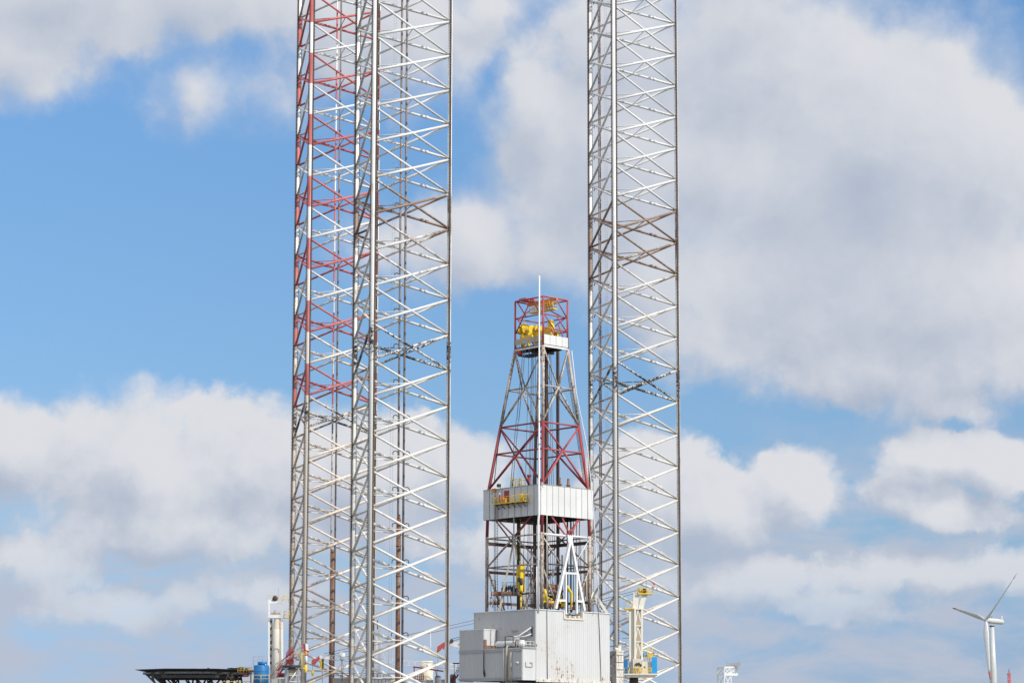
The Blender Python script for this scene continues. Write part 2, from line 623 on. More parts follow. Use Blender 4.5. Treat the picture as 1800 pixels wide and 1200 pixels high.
D = Thing('drilling_derrick', 'tapering lattice drilling derrick with red bands and a yellow crown, on the clad house', 'derrick', G(0, 0, z_roof))
zl = lambda y: zat(y, -5, -6)
z1, z2, z3 = zl(674), zl(740), zl(788)
z4, z5 = zl(939), zl(991)
zr = z_roof
for k in range(4):
    c = lambda z: corner(k, z)
    lg = D.part('derrick_leg', MB().tube(c(zr - .6), c(z4 + .3), .32, 12), M['derrick'])
    D.part('red_section', MB().path([c(z4 + .3), c(z_wt), c(z2 + .2)], .3, 12), M['maroon' if k != 1 else 'red'], lg, 'red painted leg section, coloured darker on the shaded corners')  # shade on all but the right corner is put into the red
    D.part('upper_section', MB().tube(c(z2 + .2), c(z_cr), .29, 12), M['derrick'], lg)
FC = ((0, 1), (1, 2), (2, 3), (3, 0))
for fi, (i, j) in enumerate(FC):
    ci = lambda z: corner(i, z)
    cj = lambda z: corner(j, z)
    mid = lambda z: (corner(i, z) + corner(j, z)) / 2
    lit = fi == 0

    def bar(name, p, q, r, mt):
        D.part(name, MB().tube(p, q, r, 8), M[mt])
    redm = 'red' if lit else 'maroon'  # one red paint; maroon carries the shade of the unlit faces
    bar('girt', ci(z1), cj(z1), .16, 'derrick')
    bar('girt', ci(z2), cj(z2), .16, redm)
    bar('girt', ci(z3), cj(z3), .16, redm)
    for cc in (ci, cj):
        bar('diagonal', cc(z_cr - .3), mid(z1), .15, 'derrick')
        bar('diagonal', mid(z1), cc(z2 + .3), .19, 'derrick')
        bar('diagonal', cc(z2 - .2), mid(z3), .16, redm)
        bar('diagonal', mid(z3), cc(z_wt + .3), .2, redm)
        bar('diagonal', mid(z4).lerp(cc(z_wb), .12) if False else mid(z4), mid(z_wb).lerp(cc(z_wb), .62), .14, redm)
        if not (fi == 0):
            bar('diagonal', mid(z4), cc(z5), .16, 'derrick')
        bar('diagonal', cc(z5 - .2), mid(zr + .4).lerp(cc(zr + .4), .35), .16, 'derrick')
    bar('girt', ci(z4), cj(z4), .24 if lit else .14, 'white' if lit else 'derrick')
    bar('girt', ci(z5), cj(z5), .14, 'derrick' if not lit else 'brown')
    if fi in (1, 2):
        D.part('deck_beam', MB().beam(ci(z4 - .9), cj(z4 - .9), .45, .6), M['brown'])
        D.part('deck_beam', MB().beam(ci(z5 - .8), cj(z5 - .8), .4, .5), M['rust'])
        D.part('deck_beam', MB().beam(ci(zr + 1.9), cj(zr + 1.9), .4, .5), M['rust'])
# right face knee braces seen beside the white frame
D.part('diagonal', MB().tube(corner(1, z4 - .2), FRp(1014, 985, -7.5), .1, 8), M['white'])
D.part('diagonal', MB().tube(corner(0, z4 - .2), FRp(985, 990, -7.4), .1, 8), M['white_rusty'])

# white frame at the pipe door
vb = -8.12
q = lambda px, py: FRp(px, py, vb)
vd = D.part('door_frame', MB().prism([q(998, 939), q(1007, 940), q(1006, 958), q(1000, 957)], W * .25), M['white_clean'])
for p0, p1, r in (((1001.5, 953), (976.5, 1069), .26), ((1004, 953), (1027, 1073), .26)):
    D.part('frame_leg', MB().beam(q(*p0), q(*p1), .46, .46, W), M['white_clean'], vd)
for p0, p1, r in (((990, 1006.5), (1016, 1007.5), .17), ((979, 1054.5), (993, 1055), .17), ((1014, 1056), (1026, 1057), .17)):
    D.part('crossbar', MB().beam(q(*p0), q(*p1), .36, .36, W), M['white_clean'], vd)
for p0, p1, r in (((994.5, 1006.5), (994.5, 1079), .15), ((1013.5, 1007), (1013.5, 1078), .15)):
    D.part('frame_post', MB().beam(q(*p0), q(*p1), .33, .33, W), M['white_clean'], vd)
D.part('frame_head', MB().tube(FRp(986, 905, -7.0), q(1001.5, 940), .16, 8).tube(FRp(1017, 908, -7.0), q(1004, 940), .16, 8), M['red'], vd)

# wind wall box around the racking board
wa, wbb = 6.65, 7.55


def panels(name, p, q, za, zb_, n, mat, parent=None, gap=.04, th=.12):
    """a wall of n upright sheets with dark joints, standing on a backing of rails"""
    p = V((p[0], p[1], 0)); q = V((q[0], q[1], 0)); d = q - p; L = d.length; d.normalize(); nrm = d.cross(Zv)
    mb = MB()
    for k in range(n):
        a, b_ = L * k / n + gap / 2, L * (k + 1) / n - gap / 2
        off = random.uniform(-.012, .012)
        mb.box(p + d * (a + b_) / 2 + Zv * (za + zb_) / 2 + nrm * off, d * (b_ - a) / 2, nrm * th / 2, Zv * (zb_ - za) / 2)
    return mb


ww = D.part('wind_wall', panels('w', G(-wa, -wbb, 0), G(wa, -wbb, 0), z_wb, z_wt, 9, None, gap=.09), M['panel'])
D.part('wind_wall', panels('w', G(-wa, wbb, 0), G(-wa, -wbb, 0), z_wb, z_wt, 9, None, gap=.15), M['panel_shade'])
D.part('wind_wall', panels('w', G(wa, -wbb, 0), G(wa, wbb, 0), z_wb, z_wt, 9, None), M['panel_shade'])
D.part('wind_wall', panels('w', G(wa, wbb, 0), G(-wa, wbb, 0), z_wb, z_wt, 9, None), M['panel_shade'])
mb = MB()
for a0, b0, a1, b1 in ((-wa, -wbb, wa, -wbb), (-wa, wbb, -wa, -wbb), (wa, -wbb, wa, wbb), (wa, wbb, -wa, wbb)):
    s_ = .16
    k = lambda a, b_, z: G(a - math.copysign(s_, a), b_ - math.copysign(s_, b_), z)
    for z in (z_wb + .25, (z_wb + z_wt) / 2, z_wt - .2):
        mb.beam(k(a0, b0, z), k(a1, b1, z), .1, .3)
D.part('wall_rail', mb, M['brown'])
mb = MB()
for a0, b0, a1, b1 in ((-wa, -wbb, wa, -wbb), (-wa, wbb, -wa, -wbb), (wa, -wbb, wa, wbb), (wa, wbb, -wa, wbb)):
    k = lambda a, b_: G(a - math.copysign(.1, a), b_ - math.copysign(.1, b_), (z_wb + z_wt) / 2)
    mb.beam(k(a0, b0), k(a1, b1), .02, z_wt - z_wb - .04)
D.part('wall_backing', mb, M['dark'])
mb = MB()
mb.box(G(1.2, -1.0, z_wb + .5), U * 5.1, W * 6.2, Zv * .06)
for a in (-3.4, -1.2, 1, 3.2, 5.4):
    mb.beam(G(a, -7.0, z_wb + .25), G(a, 7.0, z_wb + .25), .22, .38)
D.part('board_floor', mb, M['brown'])
mb = MB()
for k in range(14):
    a = -4.6 + k * .62
    mb.beam(G(a, 1.2, z_wb + .7), G(a, 6.9, z_wb + .7), .12, .18)
D.part('finger_board', mb, M['rust'])
# lit top trim
mb = MB()
for a0, b0, a1, b1 in ((-wa, -wbb, wa, -wbb), (-wa, wbb, -wa, -wbb)):
    mb.beam(G(a0 * 1.004, b0 * 1.004, z_wt + .06), G(a1 * 1.004, b1 * 1.004, z_wt + .06), .2, .1)
D.part('wall_cap', mb, M['grey'])

# doorway, balcony and ladder on the left wall
wl = -wa - .07
pp = lambda px, py, off=0: FLp(px, py, wl - off)
zbal = zat(883, wl, 0)
d0, d1 = pp(886.5, 872), pp(895, 872)
zdt = zat(861, wl, 0)
D.part('wall_door', MB().box((d0 + d1) / 2 * 1 + Zv * ((zbal + zdt) / 2 - (d0.z + d1.z) / 2), (d1 - d0) / 2 - Zv * ((d1 - d0).z / 2), U * .05, Zv * (zdt - zbal) / 2), M['maroon'])
e0, e1 = pp(873.5, 885), pp(930, 885)
bl = (e1 - e0); bl.z = 0; L = bl.length; bl.normalize()
o0 = V((e0.x, e0.y, zbal))
OUT = -U
bal = D.part('balcony', MB().box(o0 + bl * L / 2 + OUT * .62 - Zv * .1, bl * L / 2, OUT * .6, Zv * .08), M['yellow'])
mb = MB().rail([o0 + OUT * .1, o0 + OUT * 1.17, o0 + OUT * 1.17 + bl * L, o0 + OUT * .1 + bl * L], 1.1, .045, .75)
D.part('railing', mb, M['yellow'], bal)
mb = MB()
for k in range(6):
    c = o0 + bl * (L * (k + .5) / 6)
    mb.beam(c + OUT * .05 - Zv * 1.0, c + OUT * 1.0 - Zv * .22, .09, .12)
    mb.beam(c + OUT * .05 - Zv * .25, c + OUT * 1.15 - Zv * .25, .09, .12)
D.part('bracket', mb, M['brown'], bal)
c = o0 + bl * (L - .9) + OUT * .8
D.part('escape_drum', MB().lathe(c, [(.42, .02), (.42, 1.05), (.3, 1.25)], 14), M['yellow'], bal)
c = o0 + bl * 2.6 + OUT * .35
D.part('air_winch', MB().box(c + Zv * .45, bl * .3, OUT * .25, Zv * .42).tube(c + bl * .05 + OUT * .25 + Zv * .75, c - bl * .6 + OUT * .25 + Zv * .75, .22, 10), M['orange'], bal)
lp = pp(873.5, 870, .35)
D.part('ladder', MB().ladder(V((lp.x, lp.y, zr)), V((lp.x, lp.y, zbal + .6)), bl * .24, .045, .5, .03).ladder(V((lp.x, lp.y, zr)) - bl * .6, V((lp.x, lp.y, zbal + 1.6)) - bl * .6, bl * .1, .035, .9), M['dark'])
for px, py, mt in ((868, 861, 'orange'), (877, 853, 'dark'), (951, 850, 'grey')):
    c = pp(px, py, .3)
    D.part('floodlight', MB().box(c, bl * .35, U * .22, Zv * .28).tube(c - Zv * .2 + U * .2, c + U * .5 - Zv * .6, .06, 6), M[mt])
mb = MB()
c0 = FLp(900, 856, -wa + 1.0); c1 = FLp(913, 855, -wa + 1.0)
c0.z = c1.z = z_wt - .3
mb.rail([c0, c1, c1 + U * 1.5, c0 + U * 1.5, c0], 1.9, .06, .8)
mb.tube(c0 + Zv * .3, c0 + Zv * 2.5, .12, 6).tube(c1 + Zv * .3, c1 + Zv * 2.2, .1, 6)
D.part('stabbing_basket', mb, M['yellow'])
mb = MB()
for px, dx in ((984, 0), (999, .4)):
    c = FRp(px, 858, -5.0); c.z = z_wt - .4
    mb.tube(c, c + Zv * 2.4, .22, 8).tube(c + Zv * 1.0, c + Zv * 1.3, .38, 8)
D.part('hoist_post', mb, M['rust'])
mb = MB()
a = corner(2, z_wt - 1).lerp(corner(3, z_wt - 1), .12); 
mb.tube(a, a + Zv * 4.5, .3, 10).tube(a + Zv * 4.5, a + Zv * 4.9, .4, 10)
D.part('mud_bucket', mb, M['red'])

# crown
ck = lambda k, z: G(*[(-3.13, 3.13)[k in (1, 2)], (-3.72, 3.72)[k in (2, 3)]], z)
crown = D.part('crown_floor', MB().box(G(0, 0, z_cr + .25), U * 3.2, W * 3.8, Zv * .12).beam(G(-3.1, 0, z_cr - .2), G(3.1, 0, z_cr - .2), .5, .7).beam(G(-1.5, -3.6, z_cr - .1), G(-1.5, 3.6, z_cr - .1), .4, .6).beam(G(1.5, -3.6, z_cr - .1), G(1.5, 3.6, z_cr - .1), .4, .6), M['brown'])
for k in range(4):
    D.part('crown_post', MB().tube(ck(k, z_cr), ck(k, z_ct), .19, 8), M['red'], crown)
zm = z_cr + (z_ct - z_cr) * .645; zq = z_cr + (z_ct - z_cr) * .36
for i, j in FC:
    for z, r in ((z_ct, .16), (zm, .13), (zq, .13)):
        if z == zq and (i, j) == (3, 0): continue
        D.part('crown_rail', MB().tube(ck(i, z), ck(j, z), r, 8), M['red'], crown)
for i, j, za, zc, ka, kb in ((0, 1, z_ct, zm, .52, .97), (0, 1, zq + 1, z_cr + .4, .62, .98), (0, 1, z_cr + .2, zq, .03, .5), (0, 1, zm, zq, .55, .95), (0, 1, zm, zq, .04, .45), (3, 0, z_ct, zq - .2, .58, .02), (3, 0, z_ct, zm, .6, .9),
                             (1, 2, z_ct, zm, .95, .1), (1, 2, zm, zq, .1, .9), (2, 3, z_ct, zm, .1, .9), (2, 3, zm, zq, .9, .5), (2, 3, zq, z_cr + .3, .5, .05), (1, 2, zq, z_cr + .3, .9, .1), (3, 0, z_ct, zm, .05, .4)):
    D.part('crown_brace', MB().tube(ck(i, za).lerp(ck(j, za), ka), ck(i, zc).lerp(ck(j, zc), kb), .12, 6), M['red'], crown)
# toe panels
zp0, zp1 = z_cr + .3, z_cr + 2.1
mb = panels('p', G(-3.1, -3.86, z_cr), G(3.1, -3.86, z_cr), zp0, zp1, 4, None, gap=.08, th=.05)
D.part('toe_panel', mb, M['panel'], crown, 'pale lit toe panels')
mb = MB().beam(ck(0, z_cr), ck(1, z_cr), .3, .36).beam(ck(3, z_cr - .05), ck(0, z_cr - .05), .3, .3)
D.part('rim_beam', mb, M['white'], crown)
mb = panels('p', G(-3.27, 3.6, z_cr), G(-3.27, -3.6, z_cr), zp0 + .6, zp1 - .2, 4, None, gap=.08, th=.05)
D.part('toe_panel', mb, M['beige'], crown)
# crown block: beam, sheaves, bearing stands
mb = MB().beam(G(-2.1, 3.4, zq - .9), G(-2.1, .2, zq - .9), .4, .5).beam(G(-2.1, 2.7, z_cr + .4), G(-2.1, 2.7, zq + .2), .5, .7, U).beam(G(-2.1, 1.2, z_cr + .4), G(-2.1, 1.2, zq - .2), .4, .5, U).beam(G(-.5, -3.3, zq - .55), G(-.5, 3.3, zq - .55), .7, 1.0).beam(G(1.2, -3.2, zq - .9), G(1.2, 3.2, zq - .9), .6, 1.5)
D.part('crown_block', mb, M['yellow'], crown)
for apos, bpos, dz, rr in ((-2.2, 3.0, .5, .95), (-2.0, 2.3, .75, .95), (-1.4, 1.2, .5, .85), (-.5, .5, .6, .8), (-.5, -.3, .4, .7), (.6, -.8, .4, .6)):
    c = G(apos, bpos, zq + dz)
    D.part('sheave', MB().lathe(c - W * .13, [(rr * .3, 0), (rr, .0), (rr * .86, .13), (rr, .26), (rr * .3, .26)], 18, W), M['yellow'], crown)
c = G(.3, -2.2, zq)
D.part('bearing_stand', MB().prism([c - W * .75 - U * .4, c + W * .75 - U * .4, c + W * .28 - U * .4 + Zv * 2.0, c - W * .28 - U * .4 + Zv * 2.0], U * .8), M['yellow'], crown)
mb = MB().rail([G(-3, 3.4, z_cr + .4), G(-3, .4, z_cr + .4)], 1.4, .07, .6).rail([G(-2.9, 3.5, zq - .2), G(-2.9, .6, zq - .2)], .8, .06, .7).rail([G(2.8, -3.4, zq - .3), G(2.8, 3.3, zq - .3)], 1.1, .05, .9)
D.part('railing', mb, M['yellow'], crown)
# monorail trolley below the roof of the crown
zt = z_ct - 1.9
mb = MB().box(G(.2, -.3, zt), U * .55, W * 3.2, Zv * .09).rail([G(-.35, 2.8, zt), G(-.35, -3.4, zt)], 1.25, .06, .7).rail([G(.75, 2.8, zt), G(.75, -3.4, zt)], 1.25, .06, .7)
D.part('maintenance_walkway', mb, M['yellow'], crown)
D.part('monorail', MB().beam(G(.2, 3.9, z_ct - .1), G(.2, -3.9, z_ct - .1), .35, .6).box(G(.2, -1.5, z_ct - .75), U * .5, W * .8, Zv * .45), M['orange'], crown)
D.part('roof_plate', MB().box(G(-1.6, 2.2, z_ct + .25), U * 1.2, W * .9, Zv * .22), M['red'], crown)
c = corner(0, z_cr) + W * 3 + U * .6
D.part('red_motor', MB().lathe(G(-2.9, 2.2, z_cr - .5), [(.3, 0), (.55, .1), (.55, .9), (.3, 1.0)], 12, W), M['red'], crown)
mb = MB().box(G(-1.2, 1.2, z_cr - 1.05), U * 1.4, W * 2.3, Zv * .06).rail([G(-2.6, 3.4, z_cr - 1.0), G(-2.6, -1, z_cr - 1.0)], 1.1, .04, .8)
for b_ in (3.2, -.8):
    mb.tube(G(-2.5, b_, z_cr - 1.0), G(-2.5, b_, z_cr + .2), .06, 6).tube(G(0, b_, z_cr - 1.0), G(0, b_, z_cr + .2), .06, 6)
D.part('access_platform', mb, M['dark'], crown)

# white vent pipe up the near corner
t0, t1 = P(946.3, 1066, 417.6), P(948.2, 484.5, 418.9)
t0.z = zr - .5
mb = MB().path([t0, V((t0.x, t0.y, z_wb - 1.2)), P(947.3, 905, 417.6), P(947.3, 848, 417.6), P(947.6, 838, 418.2), t1], [.2, .2, .2, .18, .15, .13], 10)
D.part('vent_pipe', mb, M['white_clean'])
mb = MB()
for y in (958, 979, 1006, 1030, 1052, 700, 740, 780):
    mb.tube(P(947, y, 417.7), P(953, y, 418.9), .06, 6)
D.part('pipe_clamp', mb, M['rust'])
tp = P(943.5, 1040, 415.9)
D.part('riser_pipe', MB().tube((tp.x, tp.y, zr - .3), (tp.x, tp.y, zat(997, -7.5, -7.5)), .1, 8), M['white'])
# guide rails and pipes inside
for px, Y, r, mt, ya in ((959.8, 430.5, .30, 'brown', 617), (980.6, 433.0, .24, 'brown', 617), (941.0, 432.5, .2, 'brown', 745)):
    p = P(px, 850, Y)
    D.part('guide_rail', MB().beam((p.x, p.y, zr - .4), (p.x, p.y, P(px, ya, Y).z), r * 2, r * 1.6, U), M[mt])
p = P(911.8, 1000, 428.6)
D.part('torque_track', MB().beam((p.x, p.y, zr - .4), (p.x, p.y, z_wb + .3), .62, .4, U), M['black'])
mb = MB()
for k in range(9):
    z = zat(1000, 0, 0) + k * 1.15
    mb.box((p.x + .26, p.y - .25, z), (.1, 0, 0), (0, .03, 0), (0, 0, .3))
mb.beam((p.x + .28, p.y - .24, zr), (p.x + .28, p.y - .24, z_wb), .1, .05, U)
D.part('track_strip', mb, M['yellow'])
mb = MB()
for px, Y in ((918, 428), (925.5, 429), (928, 430.5), (931.5, 430), (936.5, 429), (945, 431), (964.5, 430), (968.5, 431), (973, 431.5), (977, 430)):
    a_, c_ = P(px, 860, Y), P(px + (940 - px) * .35 + 4, 618, Y - 1)
    mb.tube((a_.x, a_.y, zr), c_, .045, 5)
D.part('drill_line', mb, M['cable'])
mb = MB()
for (x0, y0, x1, y1) in ((880, 745, 869, 845), (1008, 905, 1008, 1066), (1013.5, 905, 1012, 1066), (1019, 905, 1016, 1066)):
    mb.tube(P(x0, y0, 428), P(x1, y1, 428), .07, 5)
D.part('hanging_hose', mb, M['black'])
for px in (997.5, 1003.5):
    p = P(px, 1000, 427)
    D.part('mud_hose', MB().tube((p.x, p.y, zr), (p.x, p.y, z_wb + .4), .14, 8), M['black'])
D.part('ladder', MB().ladder(P(921.5, 612, 425.5), P(910, 740, 425.0), U * .28, .05, .45, .03).ladder(P(909, 740, 425.0), P(899, 857, 424.6), U * .28, .05, .45, .03), M['dark'])
mb = MB()
a_, c_ = P(995, 630, 431), P(1027, 850, 429)
mb.ladder(a_, c_, U * .14, .05, .6)
D.part('cable_tray', mb, M['dark'])
D.part('standpipe', MB().path([P(1005, 616, 428), P(1013, 690, 428), P(1033, 790, 427), P(1039, 850, 426.3), P(1046, 936, 426), P(1050, 1010, 426), P(1054, 1068, 426)], .085, 7), M['white'])
D.part('drain_pipe', MB().path([FRp(961.5, 902, -8.05), FRp(961.5, 1068, -8.15)], .07, 6), M['cream'])
# top drive, tripod, floor platform
p = P(915.5, 1020, 427.6)
z0, z1_ = zat(1050, 0, 0), zat(992, 0, 0)
td = D.part('top_drive', MB().box(V((p.x, p.y, (z0 + z1_) / 2 + .6)), U * .5, W * .42, Zv * ((z1_ - z0) / 2 - .9)).lathe(V((p.x, p.y, z0 + .2)), [(.3, 0), (.5, .3), (.5, 1.8), (.35, 2.2)], 14), M['yellow'])
D.part('link_arm', MB().beam(V((p.x - .75, p.y, z0 + 1.6)), V((p.x - .68, p.y, z1_ - .8)), .22, .2, U).beam(V((p.x + .62, p.y, z0 + 1)), V((p.x + .62, p.y, z1_ + .4)), .18, .18, U), M['yellow'], td)
D.part('drill_pipe', MB().tube(V((p.x, p.y, zr - .5)), V((p.x, p.y, z0 + .4)), .17, 10), M['yellow'], td)
D.part('motor_casing', MB().lathe(V((p.x + .05, p.y - .45, z0 + 2.2)), [(.22, 0), (.34, .1), (.34, 1.1), (.2, 1.25)], 12).box(V((p.x - .35, p.y - .4, z0 + 3.2)), U * .2, W * .15, Zv * .4), M['dark'], td)
for a_, c_, r in (((904, 946), (878, 1072), .2), ((905, 946), (908, 982), .16), ((921, 1046), (927.5, 1072), .24)):
    D.part('tripod_leg', MB().beam(P(*a_, 424.5), P(*c_, 424.5), r * 2.1, r * 1.7), M['beige'])
D.part('standpipe', MB().tube(P(903.2, 908, 423.8), P(903.2, 1046, 423.8), .12, 8), M['grey'])
D.part('kelly_hose', MB().path([P(907, 1034, 425), P(912, 1040, 425), P(918, 1043.5, 425), P(929, 1042, 425), P(944, 1040, 425)], .17, 8), M['black'])
a_, c_ = P(863, 1042, 424.8), P(913, 1042, 424.8)
c_.z = a_.z
pl = D.part('service_platform', MB().beam(a_, c_, 1.6, .5).box(a_.lerp(c_, .5) - Zv * .4, (c_ - a_) / 2, V((0, .9, 0)), Zv * .06), M['rust'])
mb = MB()
for k in range(7):
    c = a_.lerp(c_, .42 + k * .08)
    mb.box(c + Zv * random.uniform(.5, 1.0), (.3, 0, 0), (0, .4, 0), (0, 0, random.uniform(.25, .5))).tube(c + Zv * .3 - V((.2, .4, 0)), c + Zv * 1.4 - V((-.2, .4, 0)), .1, 6)
D.part('pipe_spinner', mb, M['dark'], pl)
D.part('railing', MB().rail([a_ + Zv * .3 + V((0, .8, 0)), a_ + Zv * .3 - V((0, .8, 0)), a_.lerp(c_, .15) + Zv * .3 - V((0, .8, 0))], 2.0, .05, .7).rail([a_.lerp(c_, .4) + Zv * .9 + V((0, .8, 0)), c_ + Zv * .9 + V((0, .8, 0))], 1.1, .04, .8), M['dark'], pl)
mb = MB().path([FRp(957, 1035, -5.5), FRp(960, 1046, -5.5), FRp(961.5, 1056, -5.5)], .28, 8).beam(FRp(962, 1050, -5.5), FRp(969, 1053, -5.5), .6, .3)
D.part('yellow_tong', mb, M['yellow'])
mb = MB().beam(FRp(956, 1028, -3), FRp(980, 1031, -3), .9, .7).tube(FRp(966, 1033, -3.2), FRp(978, 1044, -3.2), .3, 8).tube(FRp(966, 1042, -3.2), FRp(978, 1034, -3.2), .25, 8).beam(FRp(960, 1062, -3), FRp(990, 1066, -3), .8, .6)
D.part('iron_roughneck', mb, M['rust'])
mb = MB().path([FRp(997, 1029, -7.6), FRp(1000, 1035, -7.6), FRp(1004.5, 1042, -7.6), FRp(1005, 1052, -7.6), FRp(1004, 1071, -7.6)], [.2, .26, .26, .2, .16], 10)
D.part('gooseneck', mb, M['yellow'])
D.part('valve', MB().lathe(FRp(1011, 1072, -7.6), [(.2, 0), (.35, .1), (.35, .5), (.12, .6)], 10), M['red'])
for px, y0, y1, Y, r, mt in ((866, 1040, 1068, 424, .1, 'grey'), (934, 960, 1068, 430, .13, 'derrick'), (972, 1000, 1070, 431, .16, 'derrick'), (988, 975, 1070, 432, .13, 'rust'), (1021, 950, 1074, 431, .12, 'grey'), (1034, 960, 1074, 432, .15, 'derrick')):
    D.part('standpipe', MB().tube(P(px, y1, Y), P(px, y0, Y), r, 8), M[mt])
mb = MB()
for k in range(16):
    px = random.uniform(958, 990); py = random.uniform(1034, 1064)
    mb.box(P(px, py, 429 + random.uniform(-1, 2)), (random.uniform(.1, .45), 0, 0), (0, .3, 0), (0, 0, random.uniform(.1, .5)))
mb.beam(P(956, 1047, 430), P(990, 1049, 430), .5, .4)
D.part('drill_floor_gear', mb, M['brown'])
D.part('railing', MB().rail([P(925, 1062, 426), P(944, 1064, 426)], 1.1, .045, .7).rail([P(862, 1066, 426), P(880, 1066, 426)], 1.1, .045, .7), M['dark'])
mb = MB().beam(P(984, 1060, 427.5), P(984, 1046, 427.5), .5, .4, U).beam(P(979, 1055, 427.5), P(989, 1055, 427.5), .25, .6)
mb.box(P(959, 1050, 427), (.4, 0, 0), (0, .3, 0), (0, 0, .8)).tube(P(962, 1060, 427), P(977, 1057, 427), .28, 8).beam(P(974, 1044, 428), P(984, 1050, 428), .4, .35).box(P(991, 1063, 428), (.5, 0, 0), (0, .3, 0), (0, 0, .35))
D.part('yellow_crossover', mb, M['yellow'])
mb = MB()
for px, y0, y1 in ((857.5, 1000, 1068), (886, 1046, 1070), (893, 1046, 1070), (899, 1046, 1070), (920, 1000, 1040), (936, 985, 1068)):
    mb.tube(P(px, y1, 426), P(px + random.uniform(-2, 2), y0, 426), .07, 6)
D.part('hydraulic_hose', mb, M['brown'])
for (x0, y0, x1, y1, r) in ((863, 1048, 878, 1068, .12), (863, 1048, 857, 1068, .1), (912, 1047, 934, 1066, .1), (940, 960, 925, 1000, .09), (925, 1000, 940, 1040, .09), (960, 960, 985, 985, .12), (985, 985, 962, 1020, .12)):
    D.part('inner_strut', MB().tube(P(x0, y0, 429), P(x1, y1, 429), r, 6), M['derrick'])
mb = MB().prism([FRp(1030, 1008, -2), FRp(1040, 1000, -2), FRp(1041, 1046, -2), FRp(1028, 1048, -2)], W * .2)
D.part('stained_screen', mb, M['brown'])
D.part('raker_brace', MB().beam(P(1047, 1045, 431), P(1068, 1079, 431), .5, .5).beam(P(1047, 1048, 432), P(1052, 1075, 432), .3, .3), M['white'])
D.part('raker_brace', MB().tube(P(1043, 1040, 430), P(1030, 1074, 430), .17, 8).tube(P(1037, 985, 430), P(1023, 1042, 430), .14, 8), M['cream'])
for px in (1027, 1031):
    p = P(px, 1000, 429)
    D.part('standpipe', MB().tube((p.x, p.y, zr), (p.x, p.y, zat(965, 5, -6)), .12, 8), M['cream'])

# ------------------------------------------------------------------ worker on the balcony
wp = o0 + bl * 1.62 + OUT * .78 - Zv * .02


def skin_obj(name, joints, edges, radii, mat, base, parent=None, sub=1):
    me = bpy.data.meshes.new(name)
    me.from_pydata([tuple(V(j) - base) for j in joints], edges, [])
    o = bpy.data.objects.new(name, me); COL.objects.link(o)
    if parent is not None: o.parent = parent
    else: o.location = base
    md = o.modifiers.new('skin', 'SKIN'); md.use_smooth_shade = True
    for k, sv in enumerate(me.skin_vertices[0].data):
        sv.radius = radii[k] if isinstance(radii[k], tuple) else (radii[k], radii[k])
        sv.use_root = (k == 0)
    s_ = o.modifiers.new('sub', 'SUBSURF'); s_.levels = sub; s_.render_levels = sub
    me.materials.append(mat)
    return o


def worker():
    fx = OUT; sx = bl                       # faces outwards
    def w(s_, f, z): return wp + sx * s_ + fx * f + Zv * z
    J = []; E_ = []; Rd = []
    def add(p, r, par=None):
        J.append(p); Rd.append(r)
        if par is not None: E_.append((par, len(J) - 1))
        return len(J) - 1
    pel = add(w(0, 0, .96), (.15, .12))
    wst = add(w(0, .01, 1.14), (.145, .11), pel); chs = add(w(0, .02, 1.38), (.175, .125), wst)
    nk = add(w(0, .02, 1.53), .058, chs); hd_ = add(w(0, .05, 1.64), (.078, .092), nk); hb = add(w(0, .055, 1.74), (.072, .085), hd_)
    add(w(0, .15, 1.635), .018, hd_)                                  # nose
    for s_ in (-1, 1): add(w(s_ * .085, .04, 1.645), .014, hd_)       # ears
    for s_ in (-1, 1):
        hp = add(w(s_ * .1, 0, .9), .098, pel); kn = add(w(s_ * .12, .05 if s_ > 0 else -.02, .5), .066, hp)
        an = add(w(s_ * .13, .0 if s_ > 0 else -.08, .1), .048, kn); add(w(s_ * .15, .14 if s_ > 0 else .06, .045), .042, an)
        sh = add(w(s_ * .19, .02, 1.44), .07, chs); el = add(w(s_ * .27, .06, 1.17), .05, sh)
        wr = add(w(s_ * .24, .28, 1.08), .036, el); pm = add(w(s_ * .235, .36, 1.08), (.042, .022), wr)
        for k in range(4):
            f0 = add(w(s_ * (.205 + .02 * k), .41 + (.012, .02, .016, 0)[k], 1.085), .0095, pm)
            f1 = add(w(s_ * (.205 + .02 * k), .44 + (.012, .02, .016, 0)[k], 1.06), .0085, f0)
            add(w(s_ * (.205 + .02 * k), .435, 1.035), .008, f1)
        th = add(w(s_ * .19, .36, 1.09), .011, pm); add(w(s_ * .175, .395, 1.075), .0095, th)
    person = skin_obj('person', J, E_, Rd, M['coverall'], wp)
    props(person, 'worker in white helmet and orange red coverall on the yellow derrick balcony', 'person')
    def sub(name, mb, mt): return mesh_obj(name, mb, M[mt], wp, person)
    sub('face', MB().ball(w(0, .075, 1.655), .082, 14, 9, 1.25), 'skin')
    sub('helmet', MB().lathe(w(0, .05, 1.70), [(.155, 0), (.15, .02), (.128, .03), (.12, .1), (.08, .16), (.02, .185)], 16), 'helmet')
    mb = MB()
    for s_ in (-1, 1): mb.ball(w(s_ * .235, .37, 1.08), .05, 10, 6, .7)
    sub('glove', mb, 'black')
    mb = MB()
    for s_ in (-1, 1): mb.ball(w(s_ * .145, .07 if s_ > 0 else -.01, .055), .085, 10, 6, .7)
    sub('boot', mb, 'black')


worker()

# ------------------------------------------------------------------ clad house under the derrick
na, nb = -8.34, -8.0
ra = 10.45; lb_ = 8.15
zb_h = zat(1194, na, nb)


